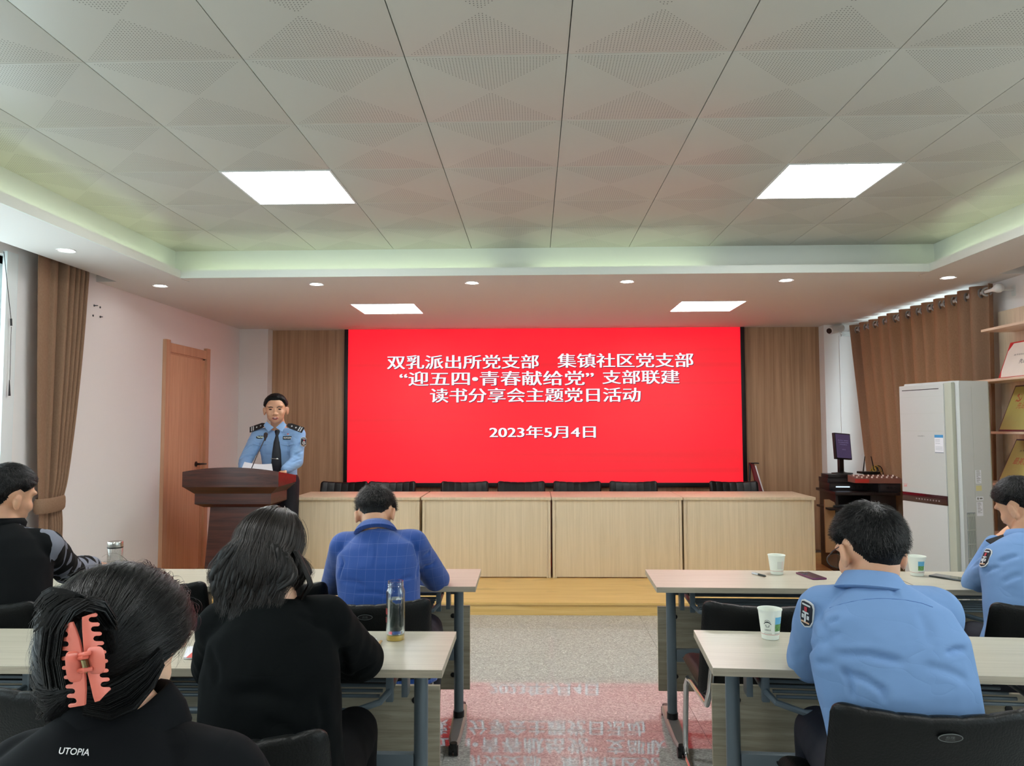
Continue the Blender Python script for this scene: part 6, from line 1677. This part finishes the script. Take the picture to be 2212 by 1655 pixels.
part('nape_hair', t, HAIRM, hr, 80); o = part('nape_hair_strands', t2, HAIRS, hr, 80); o['kind'] = 'stuff'
# ---- the claw itself
claw = thing('hair_claw', 'coral pink plastic hair claw with teeth, gripping the black twisted hair', 'hair claw', tuple(at(185, 1430, Y=.92)))
CLO = Vector(claw.location)
def zc(x, y, dep=0):     # 2-D layout of the claw (see measurements), placed at its own distance
    return at(80+x*.1692, 1280+y*.1692, Y=.925+dep)
def comb(outline_spine, teeth, name, sgn):
    """outline polygon: spine edge then tooth edge; curved away from the viewer toward the tooth tips"""
    b = bmesh.new(); pts = outline_spine+teeth
    vs = [b.verts.new((p[0], 0, -p[1])) for p in pts]
    es = [b.edges.new((vs[i], vs[(i+1) % len(vs)])) for i in range(len(vs))]
    bmesh.ops.triangle_fill(b, use_beauty=True, edges=es)
    bmesh.ops.recalc_face_normals(b, faces=b.faces)
    return b
def tooth_row(tips, notch_depth, sgn):
    """rounded teeth: tips = list of (x, y); between two tips a round notch reaching inward"""
    out = []
    for k, (x, y) in enumerate(tips):
        hw = 26
        for a in (-80, -40, 0, 40, 80):
            out.append((x - sgn*hw*.9 + sgn*hw*math.cos(math.radians(a)), y + hw*math.sin(math.radians(a))))
        if k < len(tips)-1:
            x2, y2 = tips[k+1]; my = (y+y2)/2; mx_ = (x+x2)/2 - sgn*notch_depth; gp = (y2-y)/2-hw
            for a in (90, 45, 0, -45, -90):
                out.append((mx_ - sgn*gp*math.cos(math.radians(a)) if abs(a) < 90 else mx_, my - gp*math.sin(math.radians(a))))
    return out
spineL = [(605, 1445), (615, 1250), (605, 1050), (570, 780), (535, 620), (490, 480), (445, 375)]
tipsL = [(265, 470), (285, 600), (292, 720), (300, 845), (315, 965), (340, 1085), (362, 1205), (380, 1325), (395, 1450)]
spineR = [(580, 320), (582, 480), (600, 760), (650, 1040), (700, 1230), (745, 1390)]
tipsR = [(752, 290), (778, 410), (803, 530), (830, 650), (858, 765), (880, 880), (888, 1000), (902, 1115), (918, 1235)]
def claw_half(spine, tips, sgn, name, extra):
    sp = spine; tr = tooth_row(tips, 78, sgn)
    poly = (sp + [(400, 385)] + tr) if sgn < 0 else (sp + [(800, 1375), (850, 1310)] + list(reversed(tr)))
    # triangulate in 2-D, then give thickness and curve
    b = bmesh.new(); vs = [b.verts.new((p[0], p[1], 0)) for p in poly]; es = [b.edges.new((vs[i], vs[(i+1) % len(vs)])) for i in range(len(vs))]
    bmesh.ops.triangle_fill(b, use_beauty=True, edges=es)
    bmesh.ops.subdivide_edges(b, edges=[e for e in b.edges if e.calc_length() > 60], cuts=1); bmesh.ops.triangulate(b, faces=b.faces)
    def sx(y):
        ys = sorted(spine, key=lambda q: q[1]); return float(np.interp(y, [q[1] for q in ys], [q[0] for q in ys]))
    for v in b.verts:
        x, y = v.co.x, v.co.y; dd = abs(x-sx(y))/330
        v.co = zc(x, y, .0+.030*dd**1.6 + .006*((y-900)/600)**2) - CLO
    bmesh.ops.recalc_face_normals(b, faces=b.faces)
    bmesh.ops.solidify(b, geom=b.faces[:], thickness=.0032)
    mb = MB(); mb.merge(b); o = part(name, mb, CORAL, claw, 50)
    md = o.modifiers.new('bevel', 'BEVEL'); md.width = .0009; md.segments = 2; md.limit_method = 'ANGLE'; md.angle_limit = math.radians(50)
    return o
claw_half(spineL, tipsL, -1, 'toothed_half', None); claw_half(spineR, tipsR, 1, 'toothed_half', None)
def grip_plate(cx, cy2, rx, ry, tilt, d0, d1, name, rot=0):
    rows = []; n = 40; rings = []
    for (kk, dz_) in ((.0, .0), (.5, 0), (.85, .0), (.97, .0003), (1.0, .0012), (1.0, .0030), (.96, .0040), (.8, .0042), (0, .0042)):
        ring = []
        for j in range(n):
            a = 2*math.pi*j/n; ca, sa = math.cos(a), math.sin(a)
            x = rx*kk*math.copysign(abs(ca)**.55, ca); y = ry*kk*math.copysign(abs(sa)**.62, sa)
            X = cx + x*math.cos(rot)-y*math.sin(rot); Y_ = cy2 + x*math.sin(rot)+y*math.cos(rot)
            u = (x/rx+1)/2
            ring.append(zc(X, Y_, d0+(d1-d0)*u + dz_ - .004*(1-(y/ry)**2)) - CLO)
        rings.append(ring)
    m_ = MB(); m_.rings(rings[1:-1], 0, True, True); return part(name, m_, CORAL, claw, 50)
grip_plate(470, 948, 105, 200, 0, -.020, -.004, 'grip_plate', -.10); grip_plate(752, 865, 118, 178, 0, -.003, -.016, 'grip_plate', -.06)
t = MB()
for (x0, y0, x1, y1) in ((548, 800, 680, 770), (540, 842, 640, 822), (520, 1000, 700, 975), (560, 1010, 655, 985)):
    t.tube([zc(x0, y0, -.010)-CLO, zc((x0+x1)/2, (y0+y1)/2, -.016)-CLO, zc(x1, y1, -.010)-CLO], .0026, 8)
o = part('hinge_knuckle', t, CORAL, claw)
t = MB()
coil = []
for i in range(90):
    a = i*2*math.pi/9; u = i/89; c0 = zc(598+30*u, 850+115*u, -.012)-CLO; coil.append(c0+Vector((math.cos(a)*.0034, math.sin(a)*.0034, 0)))
t.tube(coil, .0007, 5); t.tube([zc(592, 815, -.012)-CLO, zc(632, 1025, -.012)-CLO], .0022, 8)
part('hinge_spring', t, mat('spring_brass', (132, 118, 84), .3, .9), claw)
